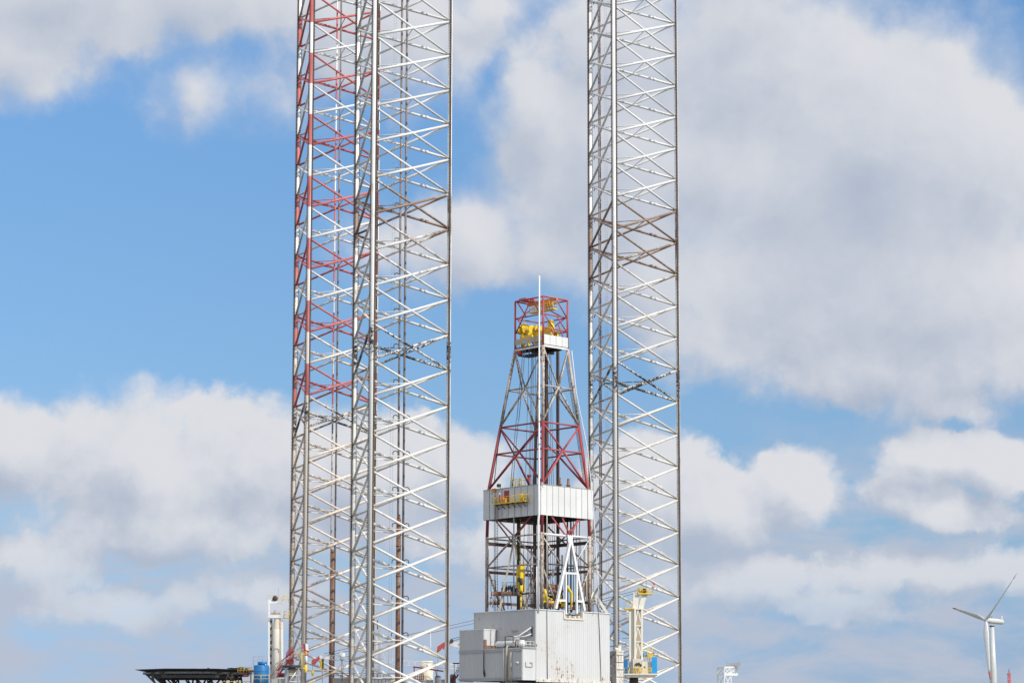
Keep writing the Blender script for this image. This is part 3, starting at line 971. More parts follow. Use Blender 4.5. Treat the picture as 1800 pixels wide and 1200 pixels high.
def ribbed(p, q, za, zb_, pitch=.5, depth=.045, th=.12):
    """upright corrugated sheet between two points, ribs outwards"""
    p = V(p); q = V(q); d = q - p; L = d.length; d.normalize(); nrm = d.cross(Zv)
    n = max(1, round(L / pitch)); w_ = L / n
    prof = [(0, 0)]
    for k in range(n):
        x = k * w_
        prof += [(x + w_ * .5, 0), (x + w_ * .6, depth), (x + w_ * .9, depth), (x + w_, 0)]
    mb = MB()
    pts = [p + d * x + nrm * y for x, y in prof]
    back = [p + d * L - nrm * th, p - nrm * th]
    poly = [V((a.x, a.y, za)) for a in pts + back]
    # side faces only plus caps
    i = len(mb.v); n_ = len(poly)
    mb.v += poly + [a + Zv * (zb_ - za) for a in poly]
    for k in range(n_):
        a, b_ = i + k, i + (k + 1) % n_
        mb.f.append((a, b_, b_ + n_, a + n_)); mb.sm.append(False)
    # caps as strips
    for k in range(len(pts) - 1):
        pass
    mb.box(p + d * L / 2 - nrm * (th / 2 + .01) + Zv * (zb_ - .02), d * L / 2, nrm * (th / 2), Zv * .025)
    mb.box(p + d * L / 2 - nrm * (th / 2 + .01) + Zv * (za + .02), d * L / 2, nrm * (th / 2), Zv * .025)
    return mb


HS = Thing('drill_floor_house', 'white ribbed metal house with rust streaks under the derrick', 'building', G(1, 0, 18.5))
n0, n1 = FRp(991.5, 1080, nb), FRp(1024, 1080, nb)
an0, an1 = (n0 - G(0, nb, 0)).dot(U), (n1 - G(0, nb, 0)).dot(U)
zn = zat(1086.5, (an0 + an1) / 2, nb)
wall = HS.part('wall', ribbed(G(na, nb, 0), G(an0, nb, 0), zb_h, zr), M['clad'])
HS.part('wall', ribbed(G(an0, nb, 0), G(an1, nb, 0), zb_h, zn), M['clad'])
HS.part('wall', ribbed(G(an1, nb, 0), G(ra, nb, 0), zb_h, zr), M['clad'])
HS.part('wall', ribbed(G(na, lb_, 0), G(na, nb, 0), zb_h, zr, .45, .05), M['clad_shade'])
HS.part('wall', ribbed(G(ra, nb, 0), G(ra, lb_, 0), zb_h, zr), M['clad_shade'])
HS.part('wall', ribbed(G(ra, lb_, 0), G(na, lb_, 0), zb_h, zr), M['clad_shade'])
HS.part('roof', MB().box(G((na + ra) / 2, (nb + lb_) / 2 + .7, zr - .35), U * ((ra - na) / 2 - .2), W * ((lb_ - nb) / 2 - .95), Zv * .1), M['grey'])
HS.part('house_floor', MB().box(G((na + ra) / 2, (nb + lb_) / 2, zb_h + .2), U * ((ra - na) / 2 - .2), W * ((lb_ - nb) / 2 - .2), Zv * .1), M['dark'])
mb = MB()
for a0, a1 in ((na - .1, an0), (an1, ra + .1)):
    mb.beam(G(a0, nb - .09, zr + .04), G(a1, nb - .09, zr + .04), .2, .14)
mb.beam(G(na - .09, nb - .2, zr + .042), G(na - .09, lb_ + .1, zr + .042), .2, .14)
HS.part('roof_trim', mb, M['white'])
mb = MB().beam(G(na, nb - .1, zb_h - .1), G(ra, nb - .1, zb_h - .1), .22, .5)
HS.part('base_trim', mb, M['white_rusty'])
# tray in the notch
mb = MB().box(G((an0 + an1) / 2, nb + .9, zn + .05), U * ((an1 - an0) / 2 - .02), W * .9, Zv * .06)
for a in (an0 + .12, an1 - .12):
    mb.box(G(a, nb + .8, (zn + zr) / 2), U * .1, W * .85, Zv * ((zr - zn) / 2))
mb.beam(G(an0, nb - .13, zn - .08), G(an1, nb - .13, zn - .08), .14, .3)
for a in (an0 - .05, an1 + .05):
    mb.beam(G(a, nb - .13, zn - .2), G(a, nb - .13, zr), .14, .3, U)
tray = HS.part('door_tray', mb, M['cream'])
mb = MB()
for k in range(4):
    a = an0 + .5 + k * (an1 - an0 - 1) / 3
    mb.tube(G(a, nb + .3, zn + .35), G(a, nb + 1.2, zn + .35), .2, 8).box(G(a + .25, nb + .5, zn + .3), U * .16, W * .2, Zv * .25)
HS.part('roller', mb, M['white_rusty'], tray)
HS.part('dark_backing', MB().box(G((an0 + an1) / 2, nb + 1.9, (zn + zr) / 2 - .2), U * ((an1 - an0) / 2), W * .05, Zv * ((zr - zn) / 2)), M['dark'], tray)
# cables and drain lines down the bright wall
mb = MB()
for (x0, y0, x1, y1) in ((961.5, 1071, 962.5, 1199), (1050, 1050, 1054, 1110), (1054, 1110, 1056.5, 1198)):
    HS.part('wall_cable', MB().tube(FRp(x0, y0, nb - .16), FRp(x1, y1, nb - .16), .055, 6), M['brown'])
# annex on the left face
s3 = 3.3
ba = na - s3
ztop = zat(1137, ba, nb)
AN = HS
annex = HS.part('annex', ribbed(G(ba, lb_ + .25, 0), G(ba, nb - .02, 0), zb_h - .1, ztop, .45, .05), M['clad_shade'])
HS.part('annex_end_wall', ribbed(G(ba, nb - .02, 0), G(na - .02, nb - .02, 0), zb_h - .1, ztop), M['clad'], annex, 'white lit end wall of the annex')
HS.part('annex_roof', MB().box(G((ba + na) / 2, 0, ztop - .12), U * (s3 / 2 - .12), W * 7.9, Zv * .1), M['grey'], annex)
HS.part('annex_back_wall', ribbed(G(na, lb_ + .25, 0), G(ba, lb_ + .25, 0), zb_h - .1, ztop), M['clad_shade'], annex)
mb = MB().beam(G(ba - .1, lb_ + .3, zat(1143.5, ba, 0)), G(ba - .1, nb - .1, zat(1143.5, ba, 0)), .1, .55)
mb.beam(G(ba - .1, lb_ + .3, zat(1192, ba, 0)), G(ba - .1, nb - .1, zat(1192, ba, 0)), .12, .3)
mb.beam(G(ba - .06, nb - .14, ztop), G(na, nb - .14, ztop), .12, .3)
HS.part('annex_trim', mb, M['grey'], annex)
pz = FLp(850.3, 1120, ba)
bz_ = (pz - G(ba, 0, 0)).dot(W)
zup = zat(1106, ba, bz_)
up = HS.part('upper_annex', ribbed(G(ba, lb_ + .25, 0), G(ba, bz_, 0), ztop, zup, .45, .05), M['clad_shade'], None)
HS.part('upper_end_wall', ribbed(G(ba, bz_, 0), G(na - .25, bz_, 0), ztop + .3, zup), M['clad'], up, 'white lit end wall with a rusty foot')
HS.part('upper_roof', MB().box(G((ba + na) / 2 - .1, (bz_ + lb_) / 2 + .1, zup + .06), U * (s3 / 2 - .02), W * ((lb_ - bz_) / 2 + .2), Zv * .08), M['white'], up)
HS.part('rusty_foot', MB().box(G(ba + .25, bz_ - .1, ztop + .9), U * .3, W * .08, Zv * .8).box(G((ba + na) / 2, bz_ - .1, ztop + .35), U * 1.1, W * .12, Zv * .3), M['rust'], up)
# silencer pipes on the annex roof
zs = ztop + .75
p0 = FLp(874, 1130, ba + 1.5); p1 = FLp(921, 1129, ba + 1.5)
b0, b1 = (p0 - G(0, 0, 0)).dot(W), (p1 - G(0, 0, 0)).dot(W)
sil = HS.part('silencer', MB().path([G(ba + 1.2, b0, zs), G(ba + 1.2, b0 - .5, zs), G(ba + 1.2, b1 + .2, zs), G(ba + 1.2, b1, zs)], [.3, .58, .58, .5], 16), M['white'])
HS.part('silencer', MB().path([G(ba + 2.3, b0 - .9, zs + .75), G(ba + 2.3, b0 - 1.3, zs + .75), G(ba + 2.3, b1 + 2, zs + .75)], [.2, .45, .45], 14), M['grey'])
HS.part('flange', MB().lathe(G(ba + 1.2, b1 + 1.0, zs), [(.72, 0), (.72, .3)], 16, W), M['rust'], sil)
HS.part('end_cap', MB().lathe(G(ba + 1.2, b1 + .8, zs), [(.62, 0), (.62, -.9), (.3, -1.1)], 16, W), M['white_clean'], sil)
mb = MB()
for k in range(4):
    b_ = b0 + (b1 - b0) * (k + .5) / 4
    HS.part('cradle', MB().beam(G(ba + .7, b_, ztop + .07), G(ba + 1.7, b_, ztop + .07), .14, .14).beam(G(ba + .8, b_, ztop), G(ba + .8, b_, zs), .14, .14).beam(G(ba + 1.6, b_, ztop), G(ba + 1.6, b_, zs), .14, .14), M['rust'], sil)
mb = MB().path([FLp(888, 1136, ba - .1), FLp(888, 1118.5, ba + .4), FLp(902, 1118, ba + .4), FLp(902, 1130, ba + .1)], .1, 6)
HS.part('pipe_hoop', mb, M['dark'])
mb = MB().path([FLp(888, 1119.5, ba + .8), FLp(911, 1117.5, na - .9), FLp(934, 1102, na - .15)], .12, 8).path([FLp(911, 1118, na - .9), FLp(921, 1118.5, na - .7), FLp(934, 1113.5, na - .15)], .12, 8)
HS.part('exhaust_stay', mb, M['white_clean'])
c = FLp(934.5, 1109, na - .1)
HS.part('stay_plate', MB().box(c, U * .06, W * .16, Zv * .85), M['dark'])
rr = [G(ba + .15, nb + 1.6, ztop), G(ba + .15, nb + .1, ztop), G(na - .3, nb + .1, ztop)]
HS.part('railing', MB().rail(rr, 1.1, .045, 1.0), M['white'])
for px, r, y0, mt in ((885.5, .1, 1140, 'white'), (890.7, .17, 1137, 'beige'), (898.3, .13, 1145, 'beige')):
    p = FLp(px, y0, ba - .22)
    pts_ = [V((p.x, p.y, zb_h - .4)), V((p.x, p.y, p.z))]
    if px == 890.7: pts_ += [V((p.x, p.y, p.z)) + U * .35 + Zv * .3]
    HS.part('downpipe', MB().path(pts_, r, 8), M[mt])
p = FLp(850.3, 1141, ba - .2)
HS.part('hanging_hose', MB().path([p, V((p.x, p.y, zat(1175, ba, 6))), V((p.x, p.y, zat(1183, ba, 6))) - W * .1, V((p.x, p.y, zat(1190, ba, 6))) - W * .25], [.09, .09, .2, .08], 8), M['dark'])
p = FLp(908.5, 1164, ba - .25)
HS.part('wall_lamp', MB().lathe(p - W * -.35, [(.13, 0), (.2, .05), (.2, .7), (.13, .75)], 10, -W), M['white_rusty'])
mb = MB()
a0, a1 = FRp(924.3, 1163, nb - .12), FRp(935.5, 1171, nb - .12)
for p_, q_ in (((924.3, 1162.5), (924.3, 1170.6)), ((924.3, 1170.6), (935.7, 1171.3)), ((935.7, 1164), (935.7, 1171.3)), ((931.5, 1163.5), (935.7, 1163.8))):
    mb.beam(FRp(*p_, nb - .15), FRp(*q_, nb - .15), .1, .1)
HS.part('bracket_outline', mb, M['grey'])
mb = MB()
for px, py in ((843, 1087), (866, 1099), (880, 1104), (925, 1112)):
    c = FLp(px, py, na - .1); mb.box(c, U * .06, W * .12, Zv * .1)
c = FLp(904, 1108, na - .14); mb.box(c, U * .1, W * .8, Zv * .11)
HS.part('wall_fixture', mb, M['beige'])
# support under the house
mb = MB()
for b_ in (-6.5, 6.5):
    mb.box(G(-4, b_, (zb_h + 18.5) / 2 - .1), U * 11, W * .7, Zv * ((zb_h - 18.5) / 2 - .3))
HS.part('skid_beam', mb, M['dark'])

# cabinet right of the house
cp = P(1086, 1170, 440.5)
zc0, zc1 = 18.5, P(1085, 1145, 440.5).z
CB = Thing('service_cabinet', 'tall narrow white cabinet with rusty seams at the right end of the house', 'cabinet', (cp.x, cp.y, 18.5))
hw = 19 / 9.4 / 2
CB.part('cabinet_body', MB().box((cp.x, cp.y, (zc0 + zc1) / 2), U * .95, W * .55, Zv * (zc1 - zc0) / 2), M['white_rusty'])
mb = MB()
for k in range(6):
    z = zc1 - .6 - k * 1.35
    mb.box(V((cp.x, cp.y, z)) - W * .57, U * .9, W * .03, Zv * .06)
CB.part('seam_rib', mb, M['rust'])
CB.part('cabinet_lid', MB().box((cp.x, cp.y, zc1 + .12), U * 1.05, W * .65, Zv * .1), M['cream'])
CB.part('valve_box', MB().box(V((cp.x, cp.y, zc1 + .7)) + U * .25, U * .35, W * .3, Zv * .5).tube(V((cp.x, cp.y, zc1 + .5)) - U * .9, V((cp.x, cp.y, zc1 + .5)) + U * .2, .3, 10), M['cream'])
dp = P(1071.5, 1180, 438.2)
zd = P(1072, 1155, 438.2).z
DU = Thing('curved_duct', 'dark upright duct with a rounded top beside the white ribbed wall', 'duct', (dp.x, dp.y, 18.5))
DU.part('duct_body', MB().tube((dp.x, dp.y, 18.5), (dp.x, dp.y, zd), .52, 16).path([(dp.x, dp.y, zd), (dp.x + .08, dp.y + .05, zd + .45), (dp.x + .35, dp.y + .3, zd + .75), (dp.x + .8, dp.y + .6, zd + .8)], [.52, .5, .42, .38], 16), M['dark'])
DU.part('duct_rib', MB().tube((dp.x, dp.y, zd - 1.6), (dp.x, dp.y, zd - 1.5), .56, 16).tube((dp.x, dp.y, zd - 3.4), (dp.x, dp.y, zd - 3.3), .56, 16), M['grey'])

# ------------------------------------------------------------------ right-hand crane
YC = 446.0
C = lambda px, py, dy=0: P(px, py, YC + dy)
s_ = 9.27
K = Thing('pedestal_crane', 'white pedestal crane with blue side panels and yellow walkways beside the right leg', 'crane', V((C(1113, 1190).x, YC, 18.5)))
pc = C(1114, 1195)
K.part('pedestal', MB().tube((pc.x, pc.y, 18.5), (pc.x, pc.y, C(1114, 1186).z), .85, 20), M['dark'])
zk = C(1125, 1185).z
a_, c_ = C(1096, 1185), C(1155, 1185)
K.part('slew_deck', MB().box((a_ + c_) / 2, ((c_.x - a_.x) / 2, 0, 0), (0, 2.2, 0), (0, 0, .14)).box((a_ + c_) / 2 - Zv * .35, ((c_.x - a_.x) / 2 - .4, 0, 0), (0, 1.9, 0), (0, 0, .18)), M['cream'])
kp0, kp1 = C(1110.5, 1185), C(1110.5, 1070)
mbk = MB()
for dy in (.55,):
    mbk.box((C(1117, 1114, dy) + C(1128, 1114, dy)) / 2, ((C(1128, 1114).x - C(1117, 1114).x) / 2, 0, 0), (0, .05, 0), (0, 0, (C(1120, 1070).z - C(1120, 1158).z) / 2))
K.part('mast_backing', mbk, M['beige'])
K.part('king_post', MB().box(V((kp0.x, YC, (kp0.z + kp1.z) / 2)), (.48, 0, 0), (0, .6, 0), (0, 0, (kp1.z - kp0.z) / 2)), M['cream_clean'])
mb = MB()
ys = (1069.5, 1099, 1127, 1156)
for dy in (-1.0, 1.0):
    for px in (1116.5, 1128.5):
        mb.beam(C(px, 1069.5, dy), C(px, 1160, dy), .34, .3, V((0, 1, 0)))
    for k in range(3):
        mb.beam(C(1116.5, ys[k], dy), C(1128.5, ys[k], dy), .2, .2)
        mid_ = C(1121, ys[k] + 1, dy)
        mb.beam(mid_, C(1117, ys[k + 1] - 1, dy), .2, .18).beam(mid_, C(1128, ys[k + 1] - 1, dy), .2, .18)
for y in ys[:3]:
    for px in (1116.5, 1128.5): mb.beam(C(px, y, -1), C(px, y, 1), .2, .2)
K.part('lattice_mast', mb, M['cream_clean'])
hd1 = K.part('mast_head', MB().prism([C(1112, 1070, -.7), C(1121, 1070, -.7), C(1124, 1042, -.7), C(1113.5, 1040, -.7)], (0, 1.5, 0)).prism([C(1122, 1070, -.7), C(1131, 1069, -.7), C(1134, 1056, -.7), C(1138.5, 1045, -.7), C(1129, 1045, -.7), C(1124.5, 1057, -.7)], (0, 1.5, 0)), M['cream_clean'])
K.part('head_platform', MB().box((C(1120.5, 1043.5) + C(1147, 1043.5)) / 2, ((C(1147, 1043).x - C(1120.5, 1043).x) / 2, 0, 0), (0, 1.2, 0), (0, 0, .12)), M['yellow'], hd1)
K.part('railing', MB().rail([C(1120.5, 1042.5, 1.1), C(1120.5, 1042.5, -1.1), C(1147, 1042.5, -1.1), C(1147, 1042.5, 1.1)], 1.0, .045, .9), M['yellow'], hd1)
K.part('sheave_box', MB().box(C(1131, 1038.5), (.75, 0, 0), (0, .5, 0), (0, 0, .42)).tube(C(1122, 1037, -.6), C(1127, 1036, -.6), .35, 10), M['yellow'], hd1)
K.part('sheave', MB().lathe(C(1132, 1038, -.62), [(.2, 0), (.5, 0), (.42, .08), (.5, .16), (.2, .16)], 14, V((0, 1, 0))), M['dark'], hd1)
mb = MB().box((C(1097, 1069.5) + C(1115, 1069.5)) / 2, (.95, 0, 0), (0, 1, 0), (0, 0, .1)).rail([C(1097, 1069, .9), C(1097, 1069, -.9), C(1110, 1069, -.9)], 1.3, .035, .7)
K.part('side_platform', mb, M['yellow'])
K.part('machinery_house', MB().box((C(1112, 1171, -.9) + C(1127.5, 1171, -.9)) / 2, ((C(1127.5, 1171).x - C(1112, 1171).x) / 2, 0, 0), (0, 1.0, 0), (0, 0, 1.45)).box((C(1128, 1173, .2) + C(1145, 1173, .2)) / 2, (.95, 0, 0), (0, 1.3, 0), (0, 0, 1.15)), M['cream'])
mb = MB()
for px, py, r in ((1119, 1167, .3), (1123, 1165.5, .22), (1126, 1168.5, .26), (1133, 1172, .2)):
    mb.tube(C(px, py, -2.1), C(px, py, -1.6), r, 10)
K.part('winch_motor', mb, M['dark'])
K.part('side_panel', MB().box((C(1145.8, 1170.5, -1.7) + C(1155, 1170.5, -1.7)) / 2, ((C(1155, 1170).x - C(1145.8, 1170).x) / 2, 0, 0), (0, .08, 0), (0, 0, (C(1150, 1154).z - C(1150, 1187).z) / 2)), M['bright_blue'])
K.part('side_panel', MB().box((C(1096, 1171, -.9) + C(1103, 1171, -.9)) / 2, (.38, 0, 0), (0, .8, 0), (0, 0, 1.25)), M['blue'])
K.part('blue_motor', MB().lathe(C(1133, 1154, .3), [(.2, 0), (.45, .1), (.45, .7), (.2, .8)], 12), M['bright_blue'])
mb = MB()
for px in (1138.5, 1141.5, 1146.5): mb.tube(C(px, 1136, -.3), C(px, 1160, -.3), .07, 6)
mb.rail([C(1133, 1160, -1.2), C(1152, 1160, -1.2), C(1152, 1160, 1.5)], 1.1, .045, .9).box(C(1143, 1152, 0), (.4, 0, 0), (0, .4, 0), (0, 0, .22))
K.part('upper_railing', mb, M['yellow'])
K.part('railing', MB().rail([C(1097, 1184, -2.1), C(1145, 1184, -2.1)], 1.15, .05, 1.0).ladder(C(1120.5, 1184, -2.2), C(1120.5, 1170, -2.2), V((.35, 0, 0)), .07, .35, .05), M['yellow'])
K.part('red_flag', MB().tube(C(1147, 1043, -1.1), C(1147, 1029, -1.1), .04, 6).prism([C(1145.5, 1021, -1.1), C(1148.5, 1023, -1.1), C(1151.5, 1024.5, -1.0), C(1150.5, 1029, -1.0), C(1148.5, 1027, -1.1), C(1146.5, 1024, -1.1)], (0, .06, 0)), M['red'])
K.part('whip_antenna', MB().tube(C(1136, 1042, 0), C(1136, 1016, 0), .03, 5).tube(C(1094, 1121, 0), C(1108, 1121, 0), .04, 5), M['dark'])
# boom to the left behind the house, head and hook
B0, B1 = C(1108, 1166, 1.0), P(790, 1132, 462)


def lattice_boom(p, q, w_, h_, mt_name, T_, name='boom', n=14, r=.09):
    p = V(p); q = V(q); d = (q - p).normalized(); sx = d.cross(Zv).normalized(); uz = sx.cross(d)
    mb = MB()
    cr = [sx * (w_ / 2) * a + uz * (h_ / 2) * b_ for a, b_ in ((1, 1), (-1, 1), (-1, -1), (1, -1))]
    for c in cr: mb.tube(p + c, q + c, r, 6)
    for k in range(n):
        a, b_ = p.lerp(q, k / n), p.lerp(q, (k + 1) / n)
        for i in range(4):
            mb.tube(a + cr[i], b_ + cr[(i + 1) % 4], r * .6, 5)
    return T_.part(name, mb, M[mt_name])


bo = lattice_boom(B0, P(812, 1133, 461.2), 1.4, 1.5, 'white', K, n=26)
K.part('boom_tip', MB().prism([P(814, 1127.5, 461), P(790, 1127, 461), P(790, 1132, 461), P(800, 1136.5, 461), P(814, 1138, 461)], (0, 1.3, 0)), M['white'], bo)
K.part('boom_head', MB().prism([P(791, 1126, 460.9), P(779, 1128.5, 460.9), P(768.5, 1136, 460.9), P(768, 1143.5, 460.9), P(773, 1143, 460.9), P(777, 1138, 460.9), P(780, 1141, 460.9), P(782, 1134, 460.9), P(791, 1131, 460.9)], (0, 1.5, 0)), M['red'], bo)
K.part('head_sheave', MB().lathe(P(794, 1126, 460.8), [(.2, 0), (.38, 0), (.32, .1), (.38, .2), (.2, .2)], 12, V((0, 1, 0))), M['dark'], bo)
K.part('hook_block', MB().lathe(P(769.6, 1150, 461.5), [(.12, 0), (.22, .15), (.24, .7), (.1, .8)], 10), M['yellow'], bo)
K.part('hoist_rope', MB().tube(P(769.6, 1144, 461.5), P(769.6, 1188, 461.5), .035, 5), M['cable'], bo)
mb = MB()
for dy in (0, 4.5):
    mb.tube(C(1119, 1037 + dy), P(792, 1123 + dy * .8, 461.5), .05, 5)
K.part('luffing_rope', mb, M['cable'], bo)

# ------------------------------------------------------------------ third crane, mostly behind the house
YK = 466.0
Q = lambda px, py, dy=0: P(px, py, YK + dy)
K2 = Thing('pedestal_crane', 'crane behind the house whose white boom and rope reach left past the near leg', 'crane', V((Q(890, 1190).x, YK, 18.5)))
pk = Q(890, 1190)
K2.part('pedestal', MB().tube((pk.x, YK, 18.5), (pk.x, YK, Q(890, 1150).z), .9, 18), M['white'])
K2.part('king_post', MB().beam(V((pk.x, YK, Q(890, 1150).z)), V((pk.x, YK, Q(890, 1083).z)), 1.2, 1.2, U), M['white'])
bo = lattice_boom(Q(889, 1178), Q(577, 1154.5), .9, .9, 'white', K2, n=30, r=.06)
K2.part('boom_tip', MB().prism([Q(579, 1152, -.5), Q(561, 1150, -.5), Q(560, 1154, -.5), Q(566, 1157.5, -.5), Q(579, 1158, -.5)], (0, 1.0, 0)), M['white'], bo)
K2.part('boom_head', MB().prism([Q(561, 1151, -.6), Q(556, 1156, -.6), Q(548, 1159, -.6), Q(547.5, 1166, -.6), Q(553, 1167, -.6), Q(557, 1161, -.6), Q(562, 1157, -.6)], (0, 1.2, 0)), M['red'], bo)
K2.part('hook_block', MB().lathe(Q(549.5, 1187, -.5), [(.06, 0), (.26, .3), (.26, 1.0), (.1, 1.1)], 10), M['yellow'], bo)
K2.part('main_block', MB().box(Q(565.3, 1167), (.33, 0, 0), (0, .3, 0), (0, 0, .85)).lathe(Q(566.5, 1176, 0), [(.1, 0), (.25, .1), (.25, .5)], 8), M['yellow'], bo)
K2.part('block_stripe', MB().box(Q(567.8, 1166, -.1), (.12, 0, 0), (0, .28, 0), (0, 0, .9)).ball(Q(567.5, 1158.5, -.1), .28, 10, 6), M['black'], bo)
mb = MB().tube(Q(549.5, 1166, -.5), Q(549.5, 1177, -.5), .03, 5).tube(Q(566.5, 1157), Q(566.5, 1200), .045, 5)
for dy in (0, 4.5):
    mb.tube(Q(889, 1077 + dy * 1.3), Q(570, 1148 + dy), .045, 5)
K2.part('hoist_rope', mb, M['cable'], bo)

# ------------------------------------------------------------------ left crane tower
YL = 466.0
Q2 = lambda px, py, dy=0: P(px, py, YL + dy)
LC = Thing('portal_crane', 'cream crane column in a white portal frame left of the red and white leg', 'crane', V((Q2(486, 1190).x, YL, 18.5)))
c0 = Q2(486, 1190)
zt_, zm_, zbm = Q2(486, 1087).z, Q2(486, 1110).z, 18.5
LC.part('column', MB().path([(c0.x, YL, zbm), (c0.x, YL, zm_), (c0.x, YL, zt_)], [.93, .93, .62], 24), M['cream_clean'])
LC.part('rust_run', MB().path([(c0.x + .02, YL, zm_ + .6), (c0.x + .02, YL, zt_ - .01)], [.9, .634], 24, False), M['rust_stain'])
mb = MB()
for px in (473.2, 496.4):
    for dy in (-.6, .6):
        mb.beam(Q2(px, 1058, dy), Q2(px, 1086, dy), .36, .3, V((0, 1, 0)))
    mb.beam(Q2(px - .2, 1090), Q2(px - .2, 1172), .34, .4, V((0, 1, 0)))
mb.beam(Q2(471.4, 1056.8), Q2(498.3, 1056.8), .7, .75)
mb.beam(Q2(472, 1083), Q2(498.5, 1083), 1.6, .62)
mb.tube(Q2(473, 1134), Q2(496, 1134), .09, 6)
LC.part('portal_frame', mb, M['white_clean'])
mb = MB().box(Q2(484, 1078.5), (.9, 0, 0), (0, .4, 0), (0, 0, .22))
for px, py in ((478, 1078), (483, 1074), (487, 1078), (491, 1078)):
    mb.tube(Q2(px, py, -.6), Q2(px, py, .4), .24, 10)
LC.part('sheave_nest', mb, M['beige'])
LC.part('top_winch', MB().lathe(Q2(483.3, 1050.5, -.6), [(.2, 0), (.5, .05), (.5, 1.0), (.2, 1.1)], 14, V((0, 1, 0))).box(Q2(483.3, 1053.5), (.5, 0, 0), (0, .5, 0), (0, 0, .15)), M['brown'])
mb = MB().rail([Q2(499, 1085, .5), Q2(499, 1085, -.8), Q2(509, 1085, -.8), Q2(509, 1085, .5)], 1.25, .06, .8).box(Q2(504, 1085.3), (.55, 0, 0), (0, .8, 0), (0, 0, .07))
mb.rail([Q2(497.5, 1058, .4), Q2(497.5, 1058, -.6), Q2(507, 1057, -.6)], 1.2, .035, .6).rail([Q2(469, 1053.5, .5), Q2(506, 1053.5, .5)], .85, .025, 1.2)
LC.part('walkway', mb, M['yellow'])
LC.part('lightning_rod', MB().tube(Q2(489.5, 1054), Q2(489.5, 1031), .025, 5).tube(Q2(488.8, 1036), Q2(490.2, 1036), .02, 4), M['grey'])
LC.part('cable_tray', MB().beam(Q2(476.6, 1087, .5), Q2(476.6, 1200, .5), .5, .3, V((0, 1, 0))), M['white'])
mb = MB().beam(Q2(478.2, 1087, .5), Q2(478.2, 1200, .5), .1, .4, V((0, 1, 0)))
for k in range(7):
    mb.box(Q2(475.8, 1092 + k * 12, .2), (.1, 0, 0), (0, .1, 0), (0, 0, .22))
LC.part('cable_ladder', mb, M['dark'])
LC.part('drain_pipe', MB().tube(Q2(493.8, 1088, -.9), Q2(493.8, 1170, -.9), .07, 6).path([Q2(480.5, 1142, -.95), Q2(482, 1139.5, -.98), Q2(486, 1138.8, -1.0), Q2(490, 1140.5, -.98), Q2(490.5, 1146, -.95)], .06, 6), M['beige'])
# boom pointing towards the viewer, its tip by the front chord
bt = P(537.5, 1137, 447)
bo = lattice_boom(Q2(490, 1172, -1), bt - V((-.1, -1.2, .1)), 1.2, 1.2, 'white_rusty', LC, n=10, r=.07)
LC.part('boom_head', MB().prism([P(531.5, 1131, 446.5), P(537, 1129.5, 446.5), P(540, 1133, 446.5), P(539, 1144, 446.5), P(535, 1147, 446.5), P(533, 1139, 446.5)], (0, 1.2, 0)), M['red'], bo)
LC.part('head_cover', MB().prism([P(536.5, 1129.8, 446.3), P(541.5, 1132, 446.3), P(542, 1143, 446.3), P(537.5, 1141.5, 446.3)], (0, .4, 0)).tube(P(538.3, 1152, 446.6), P(538.3, 1164, 446.6), .2, 8), M['white_clean'], bo)
LC.part('fall_line', MB().lathe(P(537.8, 1152, 446.6), [(.2, 0), (.25, .3), (.22, .9)], 10), M['orange'], bo)
LC.part('hook_block', MB().lathe(P(537.4, 1180.5, 446.6), [(.06, -.15), (.24, 0), (.27, .3), (.27, 1.25), (.15, 1.4)], 14).tube(P(532, 1174, 446.6), P(536, 1174, 446.6), .2, 8), M['yellow'], bo)
LC.part('hook_rope', MB().tube(P(530.5, 1146, 446.6), P(530.5, 1175, 446.6), .11, 6).tube(P(538.3, 1164, 446.6), P(538.3, 1168, 446.6), .05, 5), M['yellow'], bo)

# ------------------------------------------------------------------ blue tank
tb = P(458.8, 1200, 462)
zt0 = 18.5
ztt, zsh = P(459, 1162, 462).z, P(459, 1168.5, 462).z
BT = Thing('storage_tank', 'blue upright tank with a narrower top behind yellow rails', 'tank', (tb.x, 462, zt0))
BT.part('tank_shell', MB().lathe((tb.x, 462, zt0), [(1.48, 0), (1.5, zsh - zt0 - .15), (1.42, zsh - zt0)], 28), M['blue'])
BT.part('tank_band', MB().lathe((tb.x, 462, P(459, 1180, 462).z), [(1.52, 0), (1.52, .14)], 28).lathe((tb.x, 462, P(459, 1190, 462).z), [(1.52, 0), (1.52, .14)], 28), M['blue'])
BT.part('tank_top', MB().lathe((tb.x + .25, 462, zsh), [(.9, 0), (.92, ztt - zsh - .08), (.8, ztt - zsh)], 24), M['blue'])
mb = MB().rail([P(445, 1199, 460), P(472, 1199, 460), P(472, 1199, 464)], 1.45, .06, 1.3)
BT.part('yellow_rail', mb, M['yellow'])
mb = MB().rail([P(445, 1169, 463.5), P(445, 1169, 460.7), P(453, 1169, 460.5)], 1.7, .035, 1.2).rail([P(453, 1163, 463.8), P(470, 1163, 463.8)], 1.1, .03, 1.0)
BT.part('grey_rail', mb, M['grey'])
BT.part('vent_cap', MB().ball(P(467, 1167.5, 460.6), .12, 8, 6), M['helmet'])

